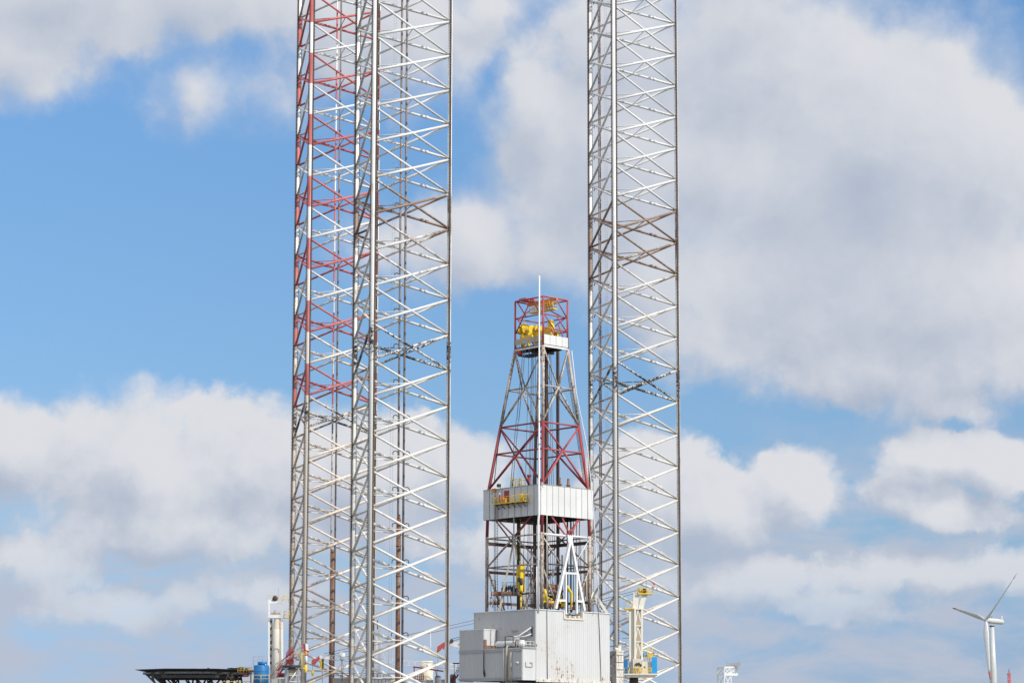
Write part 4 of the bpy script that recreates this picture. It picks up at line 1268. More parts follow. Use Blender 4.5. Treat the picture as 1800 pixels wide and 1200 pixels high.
# ------------------------------------------------------------------ helideck
hx = P(346, 1176, 500)
HR = 12.2
zhd = P(346, 1174.6, 488).z
HD = Thing('helideck', 'dark round helicopter deck on trusses at far left', 'helideck', (hx.x, 500, 18.5))
oct_ = lambda r, z, ph=R(22.5): [V((hx.x + r * math.cos(ph + k * math.pi / 4), 500 + r * math.sin(ph + k * math.pi / 4), z)) for k in range(8)]
HD.part('deck_plate', MB().prism(oct_(HR - .9, zhd - .35), Zv * .3), M['deck'])
mb = MB()
o1, o2 = oct_(HR + 1.0, zhd + .02), oct_(HR - 1.0, zhd - .3)
for k in range(8):
    k2 = (k + 1) % 8
    for t_ in range(9):
        mb.tube(o1[k].lerp(o1[k2], t_ / 8), o2[k].lerp(o2[k2], t_ / 8), .05, 4)
    for f_ in (0, .2, .4, .6, .8):
        mb.tube(o1[k].lerp(o2[k], f_), o1[k2].lerp(o2[k2], f_), .05, 4)
    a, b_, c, d = o1[k], o1[k2], o2[k2], o2[k]
    mb.prism([a - Zv * .06, b_ - Zv * .06, c - Zv * .06, d - Zv * .06], Zv * .03)
HD.part('safety_net', mb, M['deck'])
mb = MB()
o3 = oct_(HR - .75, zhd - .72)
for k in range(8):
    mb.beam(o3[k], o3[(k + 1) % 8], .3, .42)
HD.part('gutter', mb, M['gutter'])
for i in range(-4, 5):
    y = 500 + i * 2.4
    hw_ = (HR - 1.6) * math.sqrt(max(.15, 1 - (i * 2.4 / (HR)) ** 2))
    mb = MB().beam((hx.x - hw_, y, zhd - .75), (hx.x + hw_, y, zhd - .75), .3, .75)
    HD.part('deck_beam', mb, M['deck'])
mb = MB()
for y in (494, 506):
    for k in range(-6, 7):
        x = hx.x + k * 1.45
        mb.tube((x, y, zhd - 1.1), (x + (1.9, -1.1, .4, -1.8, 1.2)[(k + (y > 500)) % 5], y, zhd - 3.6), (.2, .13, .16)[k % 3], 6)
    mb.tube((hx.x - 9.5, y, zhd - 1.2), (hx.x - 4, y, zhd - 6.5), .2, 8)
    mb.tube((hx.x - 7.5, y, zhd - 1.2), (hx.x - 2.5, y, zhd - 6.5), .16, 8)
    mb.beam((hx.x - 8, y, zhd - 3.6), (hx.x + 9, y, zhd - 3.6), .25, .3)
for k in range(-3, 4):
    mb.tube((hx.x + k * 2.6, 494, zhd - 1.1), (hx.x + k * 2.6 + 1.3, 506, zhd - 3.5), .12, 6)
for y in (490, 493, 497, 503, 507):
    w_ = 8.5 if abs(y - 500) < 8 else 6
    mb.beam((hx.x - w_, y, zhd - 1.5), (hx.x + w_, y, zhd - 1.5), .3, .6)
for k, x in enumerate((-8.2, -5, -1.6, 1.2, 4.4, 7.6)):
    mb.tube((hx.x + x, 492, zhd - 1.2), (hx.x + x * .55 + .8, 497, zhd - 5.5), .2, 8)
    mb.tube((hx.x + x, 507, zhd - 1.2), (hx.x + x * .55 - .8, 503, zhd - 5.5), .2, 8)
HD.part('truss', mb, M['deck'])
for dx in (-3.5, 4.5):
    for y in (494, 506):
        HD.part('support_post', MB().tube((hx.x + dx, y, 18.5), (hx.x + dx, y, zhd - 3.4), .3, 10), M['deck'])
mb = MB()
for px, w_ in ((364, .22), (402, .5), (405, .25)):
    p = P(px, 1174, 490)
    mb.box(V((p.x, 492, zhd + .16)), (w_, 0, 0), (0, .2, 0), (0, 0, .16))
for k in range(10):
    p = P(404 + k * 2.2, 1174, 492)
    mb.box(V((p.x, 494, zhd + .2)), (.28, 0, 0), (0, .3, 0), (0, 0, random.uniform(.12, .3)))
HD.part('deck_fitting', mb, M['dark'])
LP = Thing('access_landing', 'small landing with yellow and brown rails between the helicopter deck and blue tank', 'landing', P(430, 1196, 480))
LP.part('landing_floor', MB().box(P(430, 1183, 480), (1.5, 0, 0), (0, 1.2, 0), (0, 0, .1)).tube(P(419, 1184, 480), P(419, 1203, 480), .12, 6).tube(P(441, 1184, 480), P(441, 1203, 480), .12, 6), M['brown'])
LP.part('railing', MB().rail([P(418, 1182, 480), P(443, 1182, 479)], 1.0, .05, .6).rail([P(418, 1182, 482), P(443, 1182, 482)], 1.2, .04, .7), M['yellow'])
mb = MB()
for k in range(9):
    p = P(419 + k * 2.8, random.uniform(1176, 1182), 480.5)
    mb.box(p, (random.uniform(.12, .3), 0, 0), (0, .2, 0), (0, 0, random.uniform(.15, .5)))
LP.part('foam_gear', mb, M['rust'])
LP.part('red_hose_reel', MB().tube(P(427, 1187.5, 479), P(437, 1187, 479), .2, 8), M['red'])
mb = MB().rail([P(390, 1206, 472), P(442, 1206, 472)], 1.0, .06, 1.3)
single('guard_rail', mb, M['yellow'], P(415, 1206, 472), 'low yellow guard rail under the helicopter deck edge', 'railing')

# ------------------------------------------------------------------ stair tower left
YS = 452.0
S = lambda px, py, dy=0: P(px, py, YS + dy)
ST = Thing('stair_tower', 'grey steel stair tower with red handrails at the foot of the banded leg', 'stair tower', V((S(510, 1200).x, YS, 18.5)))
a_, c_ = S(496, 1170.5), S(529, 1170.5)
ST.part('landing', MB().beam(a_, c_, 2.4, .42).beam(a_ - Zv * .5, c_ - Zv * .5, 1.8, .25), M['dark'])
for px in (503, 525):
    for dy in (-.9, .9):
        ST.part('post', MB().beam(V((S(px, 1172).x, YS + dy, 18.5)), S(px, 1173, dy), .5 if px == 503 else .25, .5, V((0, 1, 0))), M['grey'])
ST.part('diagonal_brace', MB().tube(S(509, 1196, -1), S(520, 1181, -1), .12, 8).beam(S(508, 1186, -1), S(523, 1186, -1), .12, .12).beam(S(508, 1197, -1), S(523, 1197, -1), .12, .12), M['white'])
mb = MB()
for k in range(6): mb.tube(S(511 + k * 2.3, 1187, -.7), S(511 + k * 2.3, 1200, -.7), .05, 5)
ST.part('cage', mb, M['grey'])
for (x0, y0, x1, y1) in ((502, 1168, 516, 1153.5), (486, 1190, 497, 1176)):
    mb = MB()
    for dy in (-.7, .5):
        mb.beam(S(x0, y0, dy), S(x1, y1, dy), .1, .3)
    for k in range(9):
        c = S(x0, y0, -.1).lerp(S(x1, y1, -.1), (k + .5) / 9)
        mb.box(c, (.16, 0, 0), (0, .6, 0), (0, 0, .02))
    fl = ST.part('stair_flight', mb, M['maroon'])
    mb = MB()
    for dy in (-.72, .52):
        a_, c_ = S(x0, y0, dy), S(x1, y1, dy)
        mb.tube(a_ + Zv * 1.2, c_ + Zv * 1.2, .055, 6).tube(a_ + Zv * .65, c_ + Zv * .65, .04, 6)
        for k in range(7):
            e = a_.lerp(c_, k / 6); mb.tube(e, e + Zv * 1.2, .045, 5)
    ST.part('handrail', mb, M['red'], fl)
mb = MB().tube(S(475, 1190, -.8), S(494, 1163, -.8), .06, 6).tube(S(494, 1163, -.8), S(515.5, 1140, -.8), .06, 6)
for k in range(12):
    e = S(503 + k * 1.1, 1155 - k * .8, -.8); mb.tube(e, e + Zv * random.uniform(.9, 1.3), .05, 5)
for k in range(6):
    e = S(489 + k * 1.6, 1178 - k * 1.0, -.8); mb.tube(e, e + Zv * 1.2, .05, 5)
ST.part('handrail', mb, M['maroon'])
ST.part('red_cabinet', MB().box(S(509.5, 1162.5, .4), (.7, 0, 0), (0, .4, 0), (0, 0, .5)), M['red'])
ST.part('red_cabinet', MB().box(S(494.5, 1186, .6), (.7, 0, 0), (0, .4, 0), (0, 0, .4)), M['red'])
ST.part('upper_landing', MB().beam(S(503, 1154), S(528, 1154), 1.4, .14).rail([S(516, 1153.5, -.7), S(528, 1153.5, -.7)], 1.2, .04, .8), M['white'])
ST.part('gusset_plate', MB().prism([S(517.5, 1152, -.9), S(528, 1153.5, -.9), S(528, 1140, -.9), S(525, 1139.5, -.9)], (0, .12, 0)), M['beige'])
ST.part('locker', MB().box(S(513.5, 1178, .2), (.65, 0, 0), (0, .5, 0), (0, 0, .7)), M['beige'])
ST.part('equipment_base', MB().box(S(492, 1199, 0), (1.5, 0, 0), (0, 1, 0), (0, 0, .7)).box(S(520, 1203, 0), (2, 0, 0), (0, 1, 0), (0, 0, .4)), M['grey'])

# ------------------------------------------------------------------ deck clutter between the legs
def bx(name, x0, y0, x1, y1, Y, dep, mat, label, cat, group=None, extra=None):
    a_, c_ = P(x0, y1, Y), P(x1, y0, Y)
    z0_ = min(a_.z, 18.5) if y1 >= 1199 else a_.z
    base = V(((a_.x + c_.x) / 2, Y + dep / 2, z0_))
    T_ = Thing(name, label, cat, base, group)
    T_.part('shell', MB().box((base.x, base.y, (z0_ + c_.z) / 2), ((c_.x - a_.x) / 2, 0, 0), (0, dep / 2, 0), (0, 0, (c_.z - z0_) / 2)), mat)
    return T_, base, a_, c_


def roof_rail(T_, a_, c_, dep, mt='dark'):
    T_.part('roof_rail', MB().rail([V((a_.x, a_.y, c_.z)), V((c_.x, a_.y, c_.z)), V((c_.x, a_.y + dep, c_.z))], .9, .05, 1.4), M[mt])


def wall_ribs(T_, a_, c_, z0_, n, mt):
    mb = MB()
    for k in range(n + 1):
        x = a_.x + (c_.x - a_.x) * k / n
        mb.box((x, a_.y - .04, (z0_ + c_.z) / 2), (.06, 0, 0), (0, .05, 0), (0, 0, (c_.z - z0_) / 2 - .05))
    mb.box(((a_.x + c_.x) / 2, a_.y - .06, c_.z - .1), ((c_.x - a_.x) / 2, 0, 0), (0, .07, 0), (0, 0, .12))
    T_.part('wall_rib', mb, M[mt])


T_, base, a_, c_ = bx('deck_house', 586, 1191, 646, 1200, 462, 5, M['grey'], 'grey ribbed deck house low between the two left legs', 'deck house')
roof_rail(T_, a_, c_, 5); wall_ribs(T_, a_, c_, base.z, 10, 'beige')
T_, base, a_, c_ = bx('deck_house', 652, 1191.5, 697, 1200, 456, 5, M['white'], 'white low deck house with dark roof edge inside the near leg', 'deck house')
roof_rail(T_, a_, c_, 5, 'brown'); wall_ribs(T_, a_, c_, base.z, 7, 'grey')
for x0, x1, y, lab in ((700, 716, 1195.5, 'beige crate low beside the rust brown pipe in the near leg'), (736, 748, 1194.5, 'pale crate below the yellow railed basket'), (750, 761, 1194, 'pale crate between the basket and the grey machine'), (776, 786, 1193.5, 'white crate next to the front rack of the near leg')):
    T_, base, a_, c_ = bx('cargo_crate', x0, y, x1, 1200, 448, 1.5, M['white_rusty'], lab, 'crate', 'crates on the rig deck')
    wall_ribs(T_, a_, c_, base.z, 4, 'grey')
T_, base, a_, c_ = bx('deck_machine', 764, 1189.5, 775, 1200, 450, 1.6, M['grey'], 'dark grey round topped machine under the hanging crane rope', 'machine')
T_.part('machine_top', MB().lathe(((a_.x + c_.x) / 2, 450.8, c_.z), [(.55, 0), (.5, .25), (.2, .35)], 14), M['dark'])
# yellow basket
yb = P(737.5, 1193.5, 455)
T_ = Thing('railed_basket', 'yellow railed basket under the sloping red pipe', 'basket', yb)
T_.part('basket_floor', MB().box(yb, (.75, 0, 0), (0, .7, 0), (0, 0, .07)), M['orange'])
T_.part('railing', MB().rail([yb + V(p) for p in ((-.75, -.7, 0), (.75, -.7, 0), (.75, .7, 0), (-.75, .7, 0), (-.75, -.7, 0))], 1.1, .05, .4), M['orange'])
# white tank
wt = P(749.8, 1182, 470)
T_ = Thing('water_tank', 'squat white cylindrical tank above the red pipe', 'tank', wt)
zt1 = P(749.8, 1161, 470).z
T_.part('tank_shell', MB().lathe((wt.x, 470, wt.z - 6), [(1.33, 0), (1.33, zt1 - wt.z + 5.9), (1.1, zt1 - wt.z + 6)], 26), M['cream'])
T_.part('manhole', MB().lathe((wt.x + .15, 468.72, (wt.z + zt1) / 2 + .2), [(.22, 0), (.22, -.06)], 12, V((0, 1, 0))), M['beige'])
# red pipe
rp = P(752, 1175, 452)
T_ = Thing('red_pipe_frame', 'bright red pipe frame sloping down to the right behind the near leg', 'pipe frame', P(728, 1190, 452))
T_.part('pipe', MB().tube(P(726, 1171, 452), P(779.5, 1179, 452), .14, 8), M['red'])
for px, y0 in ((728, 1171.5), (766, 1177)):
    T_.part('support_leg', MB().tube(P(px, y0, 452), P(px + (3 if px > 750 else 0), 1196, 452), .1, 8), M['red'])
# floodlight post by the house
fp = P(803, 1165, 440)
T_ = Thing('floodlight_mast', 'dark floodlight bar on thin posts left of the clad house', 'floodlight', P(803, 1190, 440))
T_.part('lamp_bar', MB().beam(P(796, 1165.3, 440), P(809, 1165, 440), .35, .22), M['dark'])
for px in (798.5, 805):
    T_.part('post', MB().tube(P(px, 1166, 440), P(px, 1195, 440), .05, 6), M['dark'])
T_.part('railing', MB().rail([P(802, 1182, 439.5), P(811, 1182, 439.5)], 1.0, .04, .6), M['grey'])
# brown stair by the house
T_ = Thing('deck_stair', 'dark red brown stair climbing to the left corner of the clad house', 'stair', P(799, 1200, 438))
mb = MB()
for dy in (-.5, .5): mb.beam(P(791, 1206, 438 + dy), P(806, 1184, 438 + dy), .12, .3)
for k in range(10):
    c = P(791, 1206, 438).lerp(P(806, 1184, 438), (k + .5) / 10); mb.box(c, (.16, 0, 0), (0, .5, 0), (0, 0, .03))
T_.part('flight', mb, M['maroon'])
a_, c_ = P(791, 1206, 437.4), P(806, 1184, 437.4)
T_.part('handrail', MB().tube(a_ + Zv * 1.1, c_ + Zv * 1.1, .06, 6).tube(a_ + Zv * .6, c_ + Zv * .6, .05, 6), M['brown'])
T_, base, a_, c_ = bx('deck_winch', 791, 1186, 801, 1200, 444, 1.6, M['brown'], 'dark rusty winch on deck at the foot of the floodlight posts', 'winch')
T_.part('drum', MB().tube((a_.x + .1, 443.8, c_.z - .3), (c_.x - .1, 443.8, c_.z - .3), .5, 14), M['rust'])
# radome
rd = P(601, 1187, 462)
T_ = Thing('satellite_dome', 'white ball shaped satellite dome on a grey post', 'satellite dome', rd)
T_.part('dome', MB().ball(P(601.3, 1151, 462), .62, 18, 10), M['helmet'])
T_.part('post', MB().tube(P(601.3, 1195, 462), P(601.3, 1157, 462), .16, 10).tube(P(601.3, 1159, 462), P(601.3, 1156.5, 462), .5, 12), M['grey'])
T_.part('bracket', MB().path([P(602, 1165, 462), P(604, 1170, 462), P(607, 1171, 462), P(608, 1166, 462)], .1, 6).tube(P(601, 1163, 462), P(592, 1178, 462), .05, 5), M['grey'])
# antennas
for x0, y0, y1, r, mt, lab in ((757, 1110, 1162, .075, 'white_clean', 'thin white whip antenna rising from the squat white tank'),
                              (662.7, 1118, 1188, .06, 'white_clean', 'thin white pole beside the lattice radio mast')):
    T_ = Thing('whip_antenna', lab, 'antenna', P(x0, y1, 470))
    T_.part('rod', MB().tube(P(x0, y1, 470), P(x0, y0, 470), r, 7, r * .7), M[mt])
    T_.part('antenna_base', MB().tube(P(x0, y1 + 12, 470), P(x0, y1 - 6, 470), r * 1.8, 8), M['grey'])
T_ = Thing('radio_mast', 'slim reddish lattice radio mast inside the near leg lattice', 'radio mast', P(666.5, 1195, 485))
mb = MB()
for px, dy in ((664.3, 0), (668.7, 0), (666.5, .6)):
    mb.tube(P(px, 1198, 485 + dy), P(px, 1094, 485 + dy), .045, 5)
for k in range(20):
    ya, yb_ = 1198 - k * 5.2, 1198 - (k + 1) * 5.2
    mb.tube(P(664.3, ya, 485), P(668.7, yb_, 485), .03, 4).tube(P(668.7, ya, 485), P(664.3, yb_, 485), .03, 4)
T_.part('lattice', mb, M['beige'])
T_.part('top_rod', MB().tube(P(663.5, 1105, 484.5), P(663.5, 1089, 484.5), .1, 6), M['dark'])
T_.part('guy_wire', MB().tube(P(668, 1125, 485), P(684, 1188, 485), .03, 4), M['white_clean'])

# ------------------------------------------------------------------ far gantry
YG = 800.0
Gq = lambda px, py, dy=0: P(px, py, YG + dy)
T_ = Thing('lattice_gantry', 'distant white lattice tower with a dark jib on top, right of the rig', 'gantry', V((Gq(1273, 1200).x, YG, 2)))
mb = MB()
for px, dy in ((1261.5, 1.4), (1273.3, -1.2), (1285, 0), (1273, 2.6)):
    mb.beam(V((Gq(px, 1185, dy).x, YG + dy, 2)), Gq(px, 1173, dy), .34, .34, V((0, 1, 0)))
z = 2.5
zz = Gq(1273, 1186).z
k = 0
while zz - z > -40 and k < 8:
    za = zz - k * 4.2
    a0, a1, a2 = Gq(1261.5, 1186, 1.4), Gq(1273.3, 1186, -1.2), Gq(1285, 1186, 0)
    for p, q_ in ((a0, a1), (a1, a2)):
        p = V((p.x, p.y, 0)); q_ = V((q_.x, q_.y, 0))
        mb.beam(p + Zv * za, q_ + Zv * (za - 4.0), .22, .2).beam(p + Zv * (za - 4.0), q_ + Zv * za, .22, .2)
    k += 1
T_.part('tower', mb, M['white_clean'])
mb = MB()
for y in (1173, 1184.5):
    mb.beam(Gq(1261, y, 1.4), Gq(1273.3, y, -1.2), .4, .5).beam(Gq(1273.3, y - (.8 if y < 1180 else 0), -1.2), Gq(1296.5, y - (1.4 if y < 1180 else 0), .6), .4, .5 if y < 1180 else .75)
for x0, x1, d0, d1 in ((1261, 1273, 1.4, -1.2), (1273.5, 1283, -1.2, -.4), (1283, 1294, -.4, .5)):
    mb.beam(Gq(x0, 1173, d0), Gq(x1, 1184, d1), .2, .2).beam(Gq(x0, 1184, d0), Gq(x1, 1173, d1), .2, .2).beam(Gq(x1, 1173, d1), Gq(x1, 1184, d1), .25, .25, V((0, 1, 0)))
T_.part('head_truss', mb, M['white_clean'])
mb = MB().beam(Gq(1277.5, 1167.5), Gq(1300.5, 1166), .5, .8).beam(Gq(1278, 1162.5), Gq(1278, 1170), .25, .25, V((0, 1, 0))).beam(Gq(1299.5, 1162.5), Gq(1299.5, 1168), .7, .4, V((0, 1, 0))).beam(Gq(1300, 1168), Gq(1295, 1178), .25, .25).beam(Gq(1295.5, 1168), Gq(1293.7, 1182), .25, .25).beam(Gq(1280, 1170), Gq(1294, 1169), .4, .8)
T_.part('jib', mb, M['grey'])

# ------------------------------------------------------------------ wind turbine
YT = 1560.0
Wq = lambda px, py, dy=0: P(px, py, YT + dy)
hub = Wq(1735.0, 1089.5, -3.5)
ax = V((-.899, -.41, .15)).normalized()                     # rotor axis, from nacelle to hub
hz = V((-ax.y, ax.x, 0)).normalized()
if hz.x < 0: hz = -hz
vz = hz.cross(ax) if hz.cross(ax).z > 0 else ax.cross(hz)
TB = Thing('wind_turbine', 'white three bladed wind turbine with red blade tips at far right', 'wind turbine', V((Wq(1744, 1190).x, YT, 2)))
tw = Wq(1743.6, 1098)
TB.part('tower', MB().path([(tw.x, YT, 2), (tw.x, YT, tw.z - 30), (tw.x, YT, tw.z)], [3.2, 2.2, 1.35], 24), M['turbine'])
na_ = Wq(1750, 1092.5)
nac0 = hub - ax * 1.0; 
nac1 = Wq(1762.5, 1092.6, 8)
d = (nac1 - nac0)
TB.part('nacelle', MB().path([nac0, nac0 + d * .08, nac0 + d * .5, nac0 + d * .95, nac1], [1.2, 1.75, 1.85, 1.65, 1.2], 18), M['turbine'])
TB.part('nacelle_fin', MB().prism([nac1 - d * .06 + Zv * 1.0, nac1 + Zv * 1.0, nac1 + Zv * 4.2 + V((.3, 0, 0)), nac1 + Zv * 4.2 - V((.8, 0, 0)), nac1 - V((1.2, 0, 0)) + Zv * 2.2], V((0, .6, 0))), M['turbine'])
TB.part('wind_vane', MB().tube(nac0 + d * .25 + Zv * 1.6, nac0 + d * .25 + Zv * 3.2, .15, 6).tube(nac0 + d * .12 + Zv * 1.6, nac0 + d * .12 + Zv * 3.0, .15, 6), M['dark'])
TB.part('hub', MB().lathe(hub - ax * 1.4, [(1.5, 0), (1.75, 1.2), (1.55, 2.6), (.9, 3.6), (.1, 4.0)], 18, ax), M['turbine'])
Lb = 41.5
yr = Wq(1743.6, 1098.5)
TB.part('yaw_ring', MB().tube((tw.x, YT, tw.z - 1.0), (tw.x, YT, tw.z - .2), 1.6, 18), M['dark'])
for al in (44.8, -75.2, 164.8):
    a = R(al)
    dr = (hz * math.sin(a) + vz * math.cos(a)).normalized()
    ch_ = dr.cross(ax).normalized()                        # chord direction in the rotor plane
    st_ = [(0, .9, .9, 0), (.05, 1.0, .9, 4), (.12, 1.55, .75, 12), (.22, 1.9, .62, 9), (.4, 1.55, .5, 6), (.62, 1.2, .36, 5), (.82, .9, .26, 2), (.885, .75, .22, 1), (1.0, .2, .05, 0)]
    def loft(sts):
        mb = MB(); n = 12; b0_ = len(mb.v)
        for (tt, cw, tk, tw_) in sts:
            ang = R(tw_ + 26)
            cx = ch_ * math.cos(ang) + ax * math.sin(ang); cy = dr.cross(cx)
            c = hub + ax * .9 + dr * (tt * Lb) + cx * (cw - .9) * .5
            for j in range(n):
                th = 2 * math.pi * j / n
                mb.v.append(c + cx * math.cos(th) * cw + cy * math.sin(th) * tk)
        for k in range(len(sts) - 1):
            for j in range(n):
                p, q_ = k * n + j, k * n + (j + 1) % n
                mb.f.append((p, q_, q_ + n, p + n)); mb.sm.append(True)
        mb.f.append(tuple(range(n))[::-1]); mb.sm.append(False)
        mb.f.append(tuple((len(sts) - 1) * n + j for j in range(n))); mb.sm.append(False)
        return mb
    bl_ = TB.part('blade', loft(st_[:8]), M['turbine'])
    TB.part('blade_tip', loft(st_[7:]), M['turbine_red'], bl_)

# red mast at the right edge
T_ = Thing('lattice_mast', 'red lattice mast tip low at the right edge beside the turbine', 'mast', V((P(1774, 1200, 1300).x, 1300, 2)))
mb = MB()
p = P(1773.6, 1182, 1300)
for dx, dy in ((-.5, -.5), (.5, -.5), (.5, .5), (-.5, .5)):
    mb.tube((p.x + dx * 1.6, 1300 + dy * 1.6, 2), (p.x + dx, 1300 + dy, p.z), .22, 6)
z = p.z
for k in range(12):
    sg = 1 if k % 2 else -1
    mb.tube((p.x - sg * .55, 1299.4, z), (p.x + sg * .55, 1299.4, z - 1.6), .13, 5); z -= 1.6
T_.part('lattice', mb, M['turbine_red'])
T_.part('top_pole', MB().tube(p, p + Zv * 2.2, .2, 6).tube(p + V((-1.3, 0, -.6)), p + V((1.3, 0, -.6)), .12, 5), M['maroon'])


# gulls
def gull(px, py, Y, sp, rz, label):
    c = P(px, py, Y)
    mb = MB()
    fw = V((math.cos(rz), math.sin(rz), 0)); sd = V((-fw.y, fw.x, 0))
    mb.path([c - fw * .32, c - fw * .2, c, c + fw * .17, c + fw * .24, c + fw * .32], [.02, .07, .1, .07, .06, .015], 8)
    b_ = single('gull', mb, M['bird'], c, label, 'gull', 'gulls in the air')
    for sg in (-1, 1):
        w_ = MB().prism([c + sd * sg * .07 - fw * .1, c + sd * sg * .07 + fw * .12, c + sd * sg * .4 + fw * .17 + Zv * .2, c + sd * sg * sp - fw * .1 + Zv * .12, c + sd * sg * .4 - fw * .05 + Zv * .19], Zv * .015)
        mesh_obj('wing', w_, M['bird'], c, b_)


gull(102.8, 1161.3, 700, .75, R(15), 'tiny white gull in flight at far left')
gull(1666, 1142, 800, .7, R(80), 'tiny white gull in flight left of the wind turbine')

# ------------------------------------------------------------------ light
SEL, SAZ = R(37), V((.735, -.678, 0)).normalized()
sdir = SAZ * math.cos(SEL) + Zv * math.sin(SEL)
sl = bpy.data.lights.new('sun', 'SUN'); sl.energy = 3.7; sl.angle = R(.53); sl.color = (1, .95, .87)
so = bpy.data.objects.new('sun', sl); COL.objects.link(so)
so.rotation_euler = sdir.to_track_quat('Z', 'Y').to_euler()
so.location = (0, 0, 300)

world = bpy.data.worlds.new('World'); scene.world = world; world.use_nodes = True
t = NT(world.node_tree)
bg = t.n['Background']; bg.inputs['Strength'].default_value = .14
sky = t.n.new('ShaderNodeTexSky'); sky.sky_type = 'NISHITA'; sky.sun_disc = False
sky.sun_elevation = SEL; sky.sun_rotation = math.atan2(SAZ.x, SAZ.y)
sky.air_density = 1.0; sky.dust_density = 0.0; sky.ozone_density = 4.0
dirv = t.n.new('ShaderNodeTexCoord').outputs['Generated']
sx_, sy_, sz_ = t.sep(dirv)
az = t.m('MULTIPLY', t.m('ARCTAN2', sx_, sy_), F / 100)
el = t.m('MULTIPLY', t.m('ARCSINE', sz_), F / 100)
Pv = t.comb(az, el, 0.0)
# cumulus field in sky angles (1 unit = 1.38 degrees): centre azimuth, elevation, half width, half height, weight
BL = []


def cl(px, py, rx, ry, w_=1.0):
    BL.append(((px - 900) / 100, (1308 - py) / 100, rx / 100, ry / 100, w_))


for a in ((110, 0, 310, 150), (350, 0, 260, 125), (0, 110, 190, 110, .9), (390, 165, 190, 80, .3), (490, 200, 70, 60, .4),
          (690, 60, 220, 150, .8), (860, 10, 120, 45, .6),
          (960, 225, 155, 145), (1080, 300, 250, 220), (1350, 130, 340, 250), (1560, 270, 340, 270), (1400, 480, 340, 215), (1680, 540, 300, 200), (1760, 300, 210, 210, .9), (1560, 650, 300, 95, .8), (1270, 590, 160, 90, .8), (1740, 640, 190, 90, .8), (1150, 470, 160, 130, .8), (1290, 300, 220, 200), (1120, 90, 200, 140, .8), (1420, 330, 240, 200),
          (845, 420, 110, 95, .8), (980, 435, 130, 90, .85), (720, 430, 130, 90, .4),
          (20, 800, 190, 100), (250, 815, 280, 140), (450, 815, 200, 135), (330, 920, 330, 80, .9), (640, 830, 230, 140, .85), (800, 840, 120, 110, .8),
          (1150, 850, 160, 115), (1260, 890, 170, 80, .95), (1400, 855, 100, 75), (1330, 905, 130, 50, .8), (1640, 805, 125, 52), (1745, 812, 90, 55), (1590, 868, 95, 55), (1660, 900, 110, 40, .8),
          (1320, 1010, 190, 52, .6), (1560, 1015, 230, 48, .58), (1740, 1000, 130, 44, .5), (1480, 1065, 140, 35, .5),
          (60, 1000, 200, 60, .5), (250, 1060, 180, 50, .5), (450, 1050, 140, 55, .4), (960, 940, 300, 90, .5), (1150, 1020, 160, 60, .4)):
    cl(*a)


def puffs(vec, scale, detail):
    n = t.n.new('ShaderNodeTexVoronoi'); n.feature = 'SMOOTH_F1'; n.voronoi_dimensions = '2D'
    n.inputs['Scale'].default_value = scale; n.inputs['Detail'].default_value = detail
    n.inputs['Roughness'].default_value = .52; n.inputs['Smoothness'].default_value = .7; n.inputs['Lacunarity'].default_value = 2.1
    t.l.new(vec, n.inputs['Vector'])
    return n.outputs['Distance']


def density(vec):
    wv = t.vm('SUBTRACT', t.noise(vec, .5, 4, .55, 0, True), (.5, .5, .5))
    pw = t.vm('MULTIPLY_ADD', wv, (.9, .7, 0.0), vec)
    w2 = t.vm('SUBTRACT', t.noise(vec, 1.9, 5, .6, 0, True), (.5, .5, .5))
    pw = t.vm('MULTIPLY_ADD', w2, (.32, .28, 0.0), pw)
    acc = None
    for cx, cy, rx, ry, w_ in BL:
        q_ = t.vm('MULTIPLY_ADD', pw, (1 / rx, 1 / ry, 0.0), (-cx / rx, -cy / ry, 0.0))
        d_ = t.m('MULTIPLY_ADD', t.vm('LENGTH', q_, out=1), -w_, w_)
        acc = d_ if acc is None else t.m('SMOOTH_MAX', acc, d_, .3)
    # cloud added in the unseen sky beyond the frame, dense to raise fill light
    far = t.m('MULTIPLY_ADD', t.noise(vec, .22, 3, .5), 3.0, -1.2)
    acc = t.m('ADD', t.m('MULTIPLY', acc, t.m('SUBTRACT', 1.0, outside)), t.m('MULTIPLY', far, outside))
    fb = t.noise(vec, .75, 10, .51)
    pf = puffs(t.vm('MULTIPLY_ADD', w2, (.5, .5, 0.0), vec), 1.0, 5)
    acc = t.m('MULTIPLY_ADD', t.m('SUBTRACT', fb, .5), .5, t.m('ADD', acc, .13))
    return t.m('MULTIPLY_ADD', t.m('SUBTRACT', .46, pf), t.smooth(el, 4.5, 8.5, .36, .2), acc)


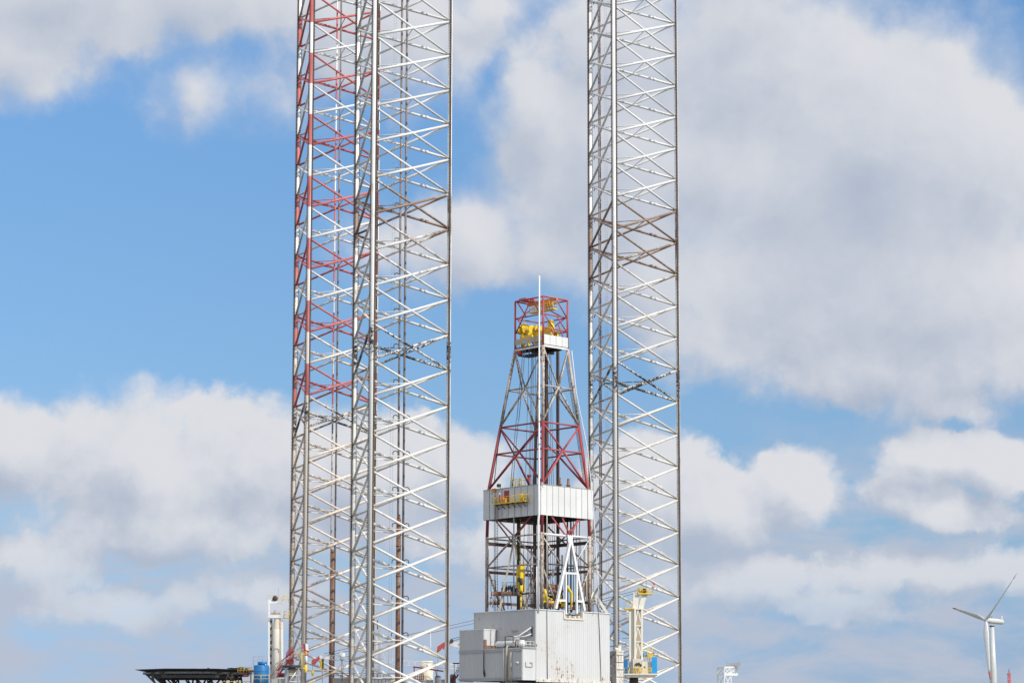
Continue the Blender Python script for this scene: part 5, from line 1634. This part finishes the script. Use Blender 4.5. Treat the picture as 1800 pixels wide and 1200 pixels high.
outside = t.m('MAXIMUM', t.smooth(t.m('ABSOLUTE', az), 9.8, 14), t.smooth(el, 13.8, 18))
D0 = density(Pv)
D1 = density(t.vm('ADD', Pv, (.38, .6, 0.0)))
soft = t.smooth(t.noise(Pv, .35, 2, .5), .38, .62, t.smooth(el, 4.5, 9.5, .16, .3), t.smooth(el, 4.5, 9.5, .42, .75))
mask = t.smooth(D0, -.06, soft)
mask = t.m('MULTIPLY', mask, t.smooth(el, .2, 4.4, .2, 1.0))
litv = t.m('MULTIPLY_ADD', t.m('SUBTRACT', D0, D1), t.smooth(el, 4.5, 8.5, .85, .62), .64)
thick = t.smooth(D0, .3, 1.2, 0.0, .24)
litv = t.m('SUBTRACT', litv, thick)
litv = t.m('ADD', litv, t.m('MULTIPLY', t.m('SUBTRACT', t.noise(Pv, .4, 7, .5), .5), .85))
litc = t.smooth(litv, .05, 1.0)
ccol = t.mix(litc, (3.1, 3.55, 4.4), (5.15, 5.25, 5.55))
ccol = t.mix(outside, ccol, t.mix(litc, (5.0, 5.3, 5.8), (9.5, 9.4, 9.2)))  # unseen cloud is made brighter to lift the ambient light
gain = t.ramp(t.m('MULTIPLY', t.m('ARCSINE', sz_), 180 / math.pi / 30), [(0, (.32, .42, .70)), (2 / 30, (.365, .445, .71)), (5 / 30, (.52, .58, .685)), (8 / 30, (.60, .68, .755)), (12 / 30, (.69, .80, .86)), (17 / 30, (.77, .95, 1.03)), (1, (.95, 1.05, 1.1))])
skyc = t.vm('MULTIPLY', sky.outputs[0], gain)
# thin low streaks of far cloud above the horizon
stv = t.vm('MULTIPLY', Pv, (.5, 1.5, 1.0))
veil = t.m('MULTIPLY', t.smooth(t.noise(stv, .95, 9, .6, .3), .33, .62), t.smooth(el, 3.4, 6.4, .95, 0.0))
skyc = t.mix(veil, skyc, (3.4, 3.8, 4.6))
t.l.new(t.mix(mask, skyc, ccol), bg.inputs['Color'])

scene.view_settings.view_transform = 'Standard'
scene.view_settings.look = 'None'
scene.view_settings.exposure = 0
scene.view_settings.gamma = 1
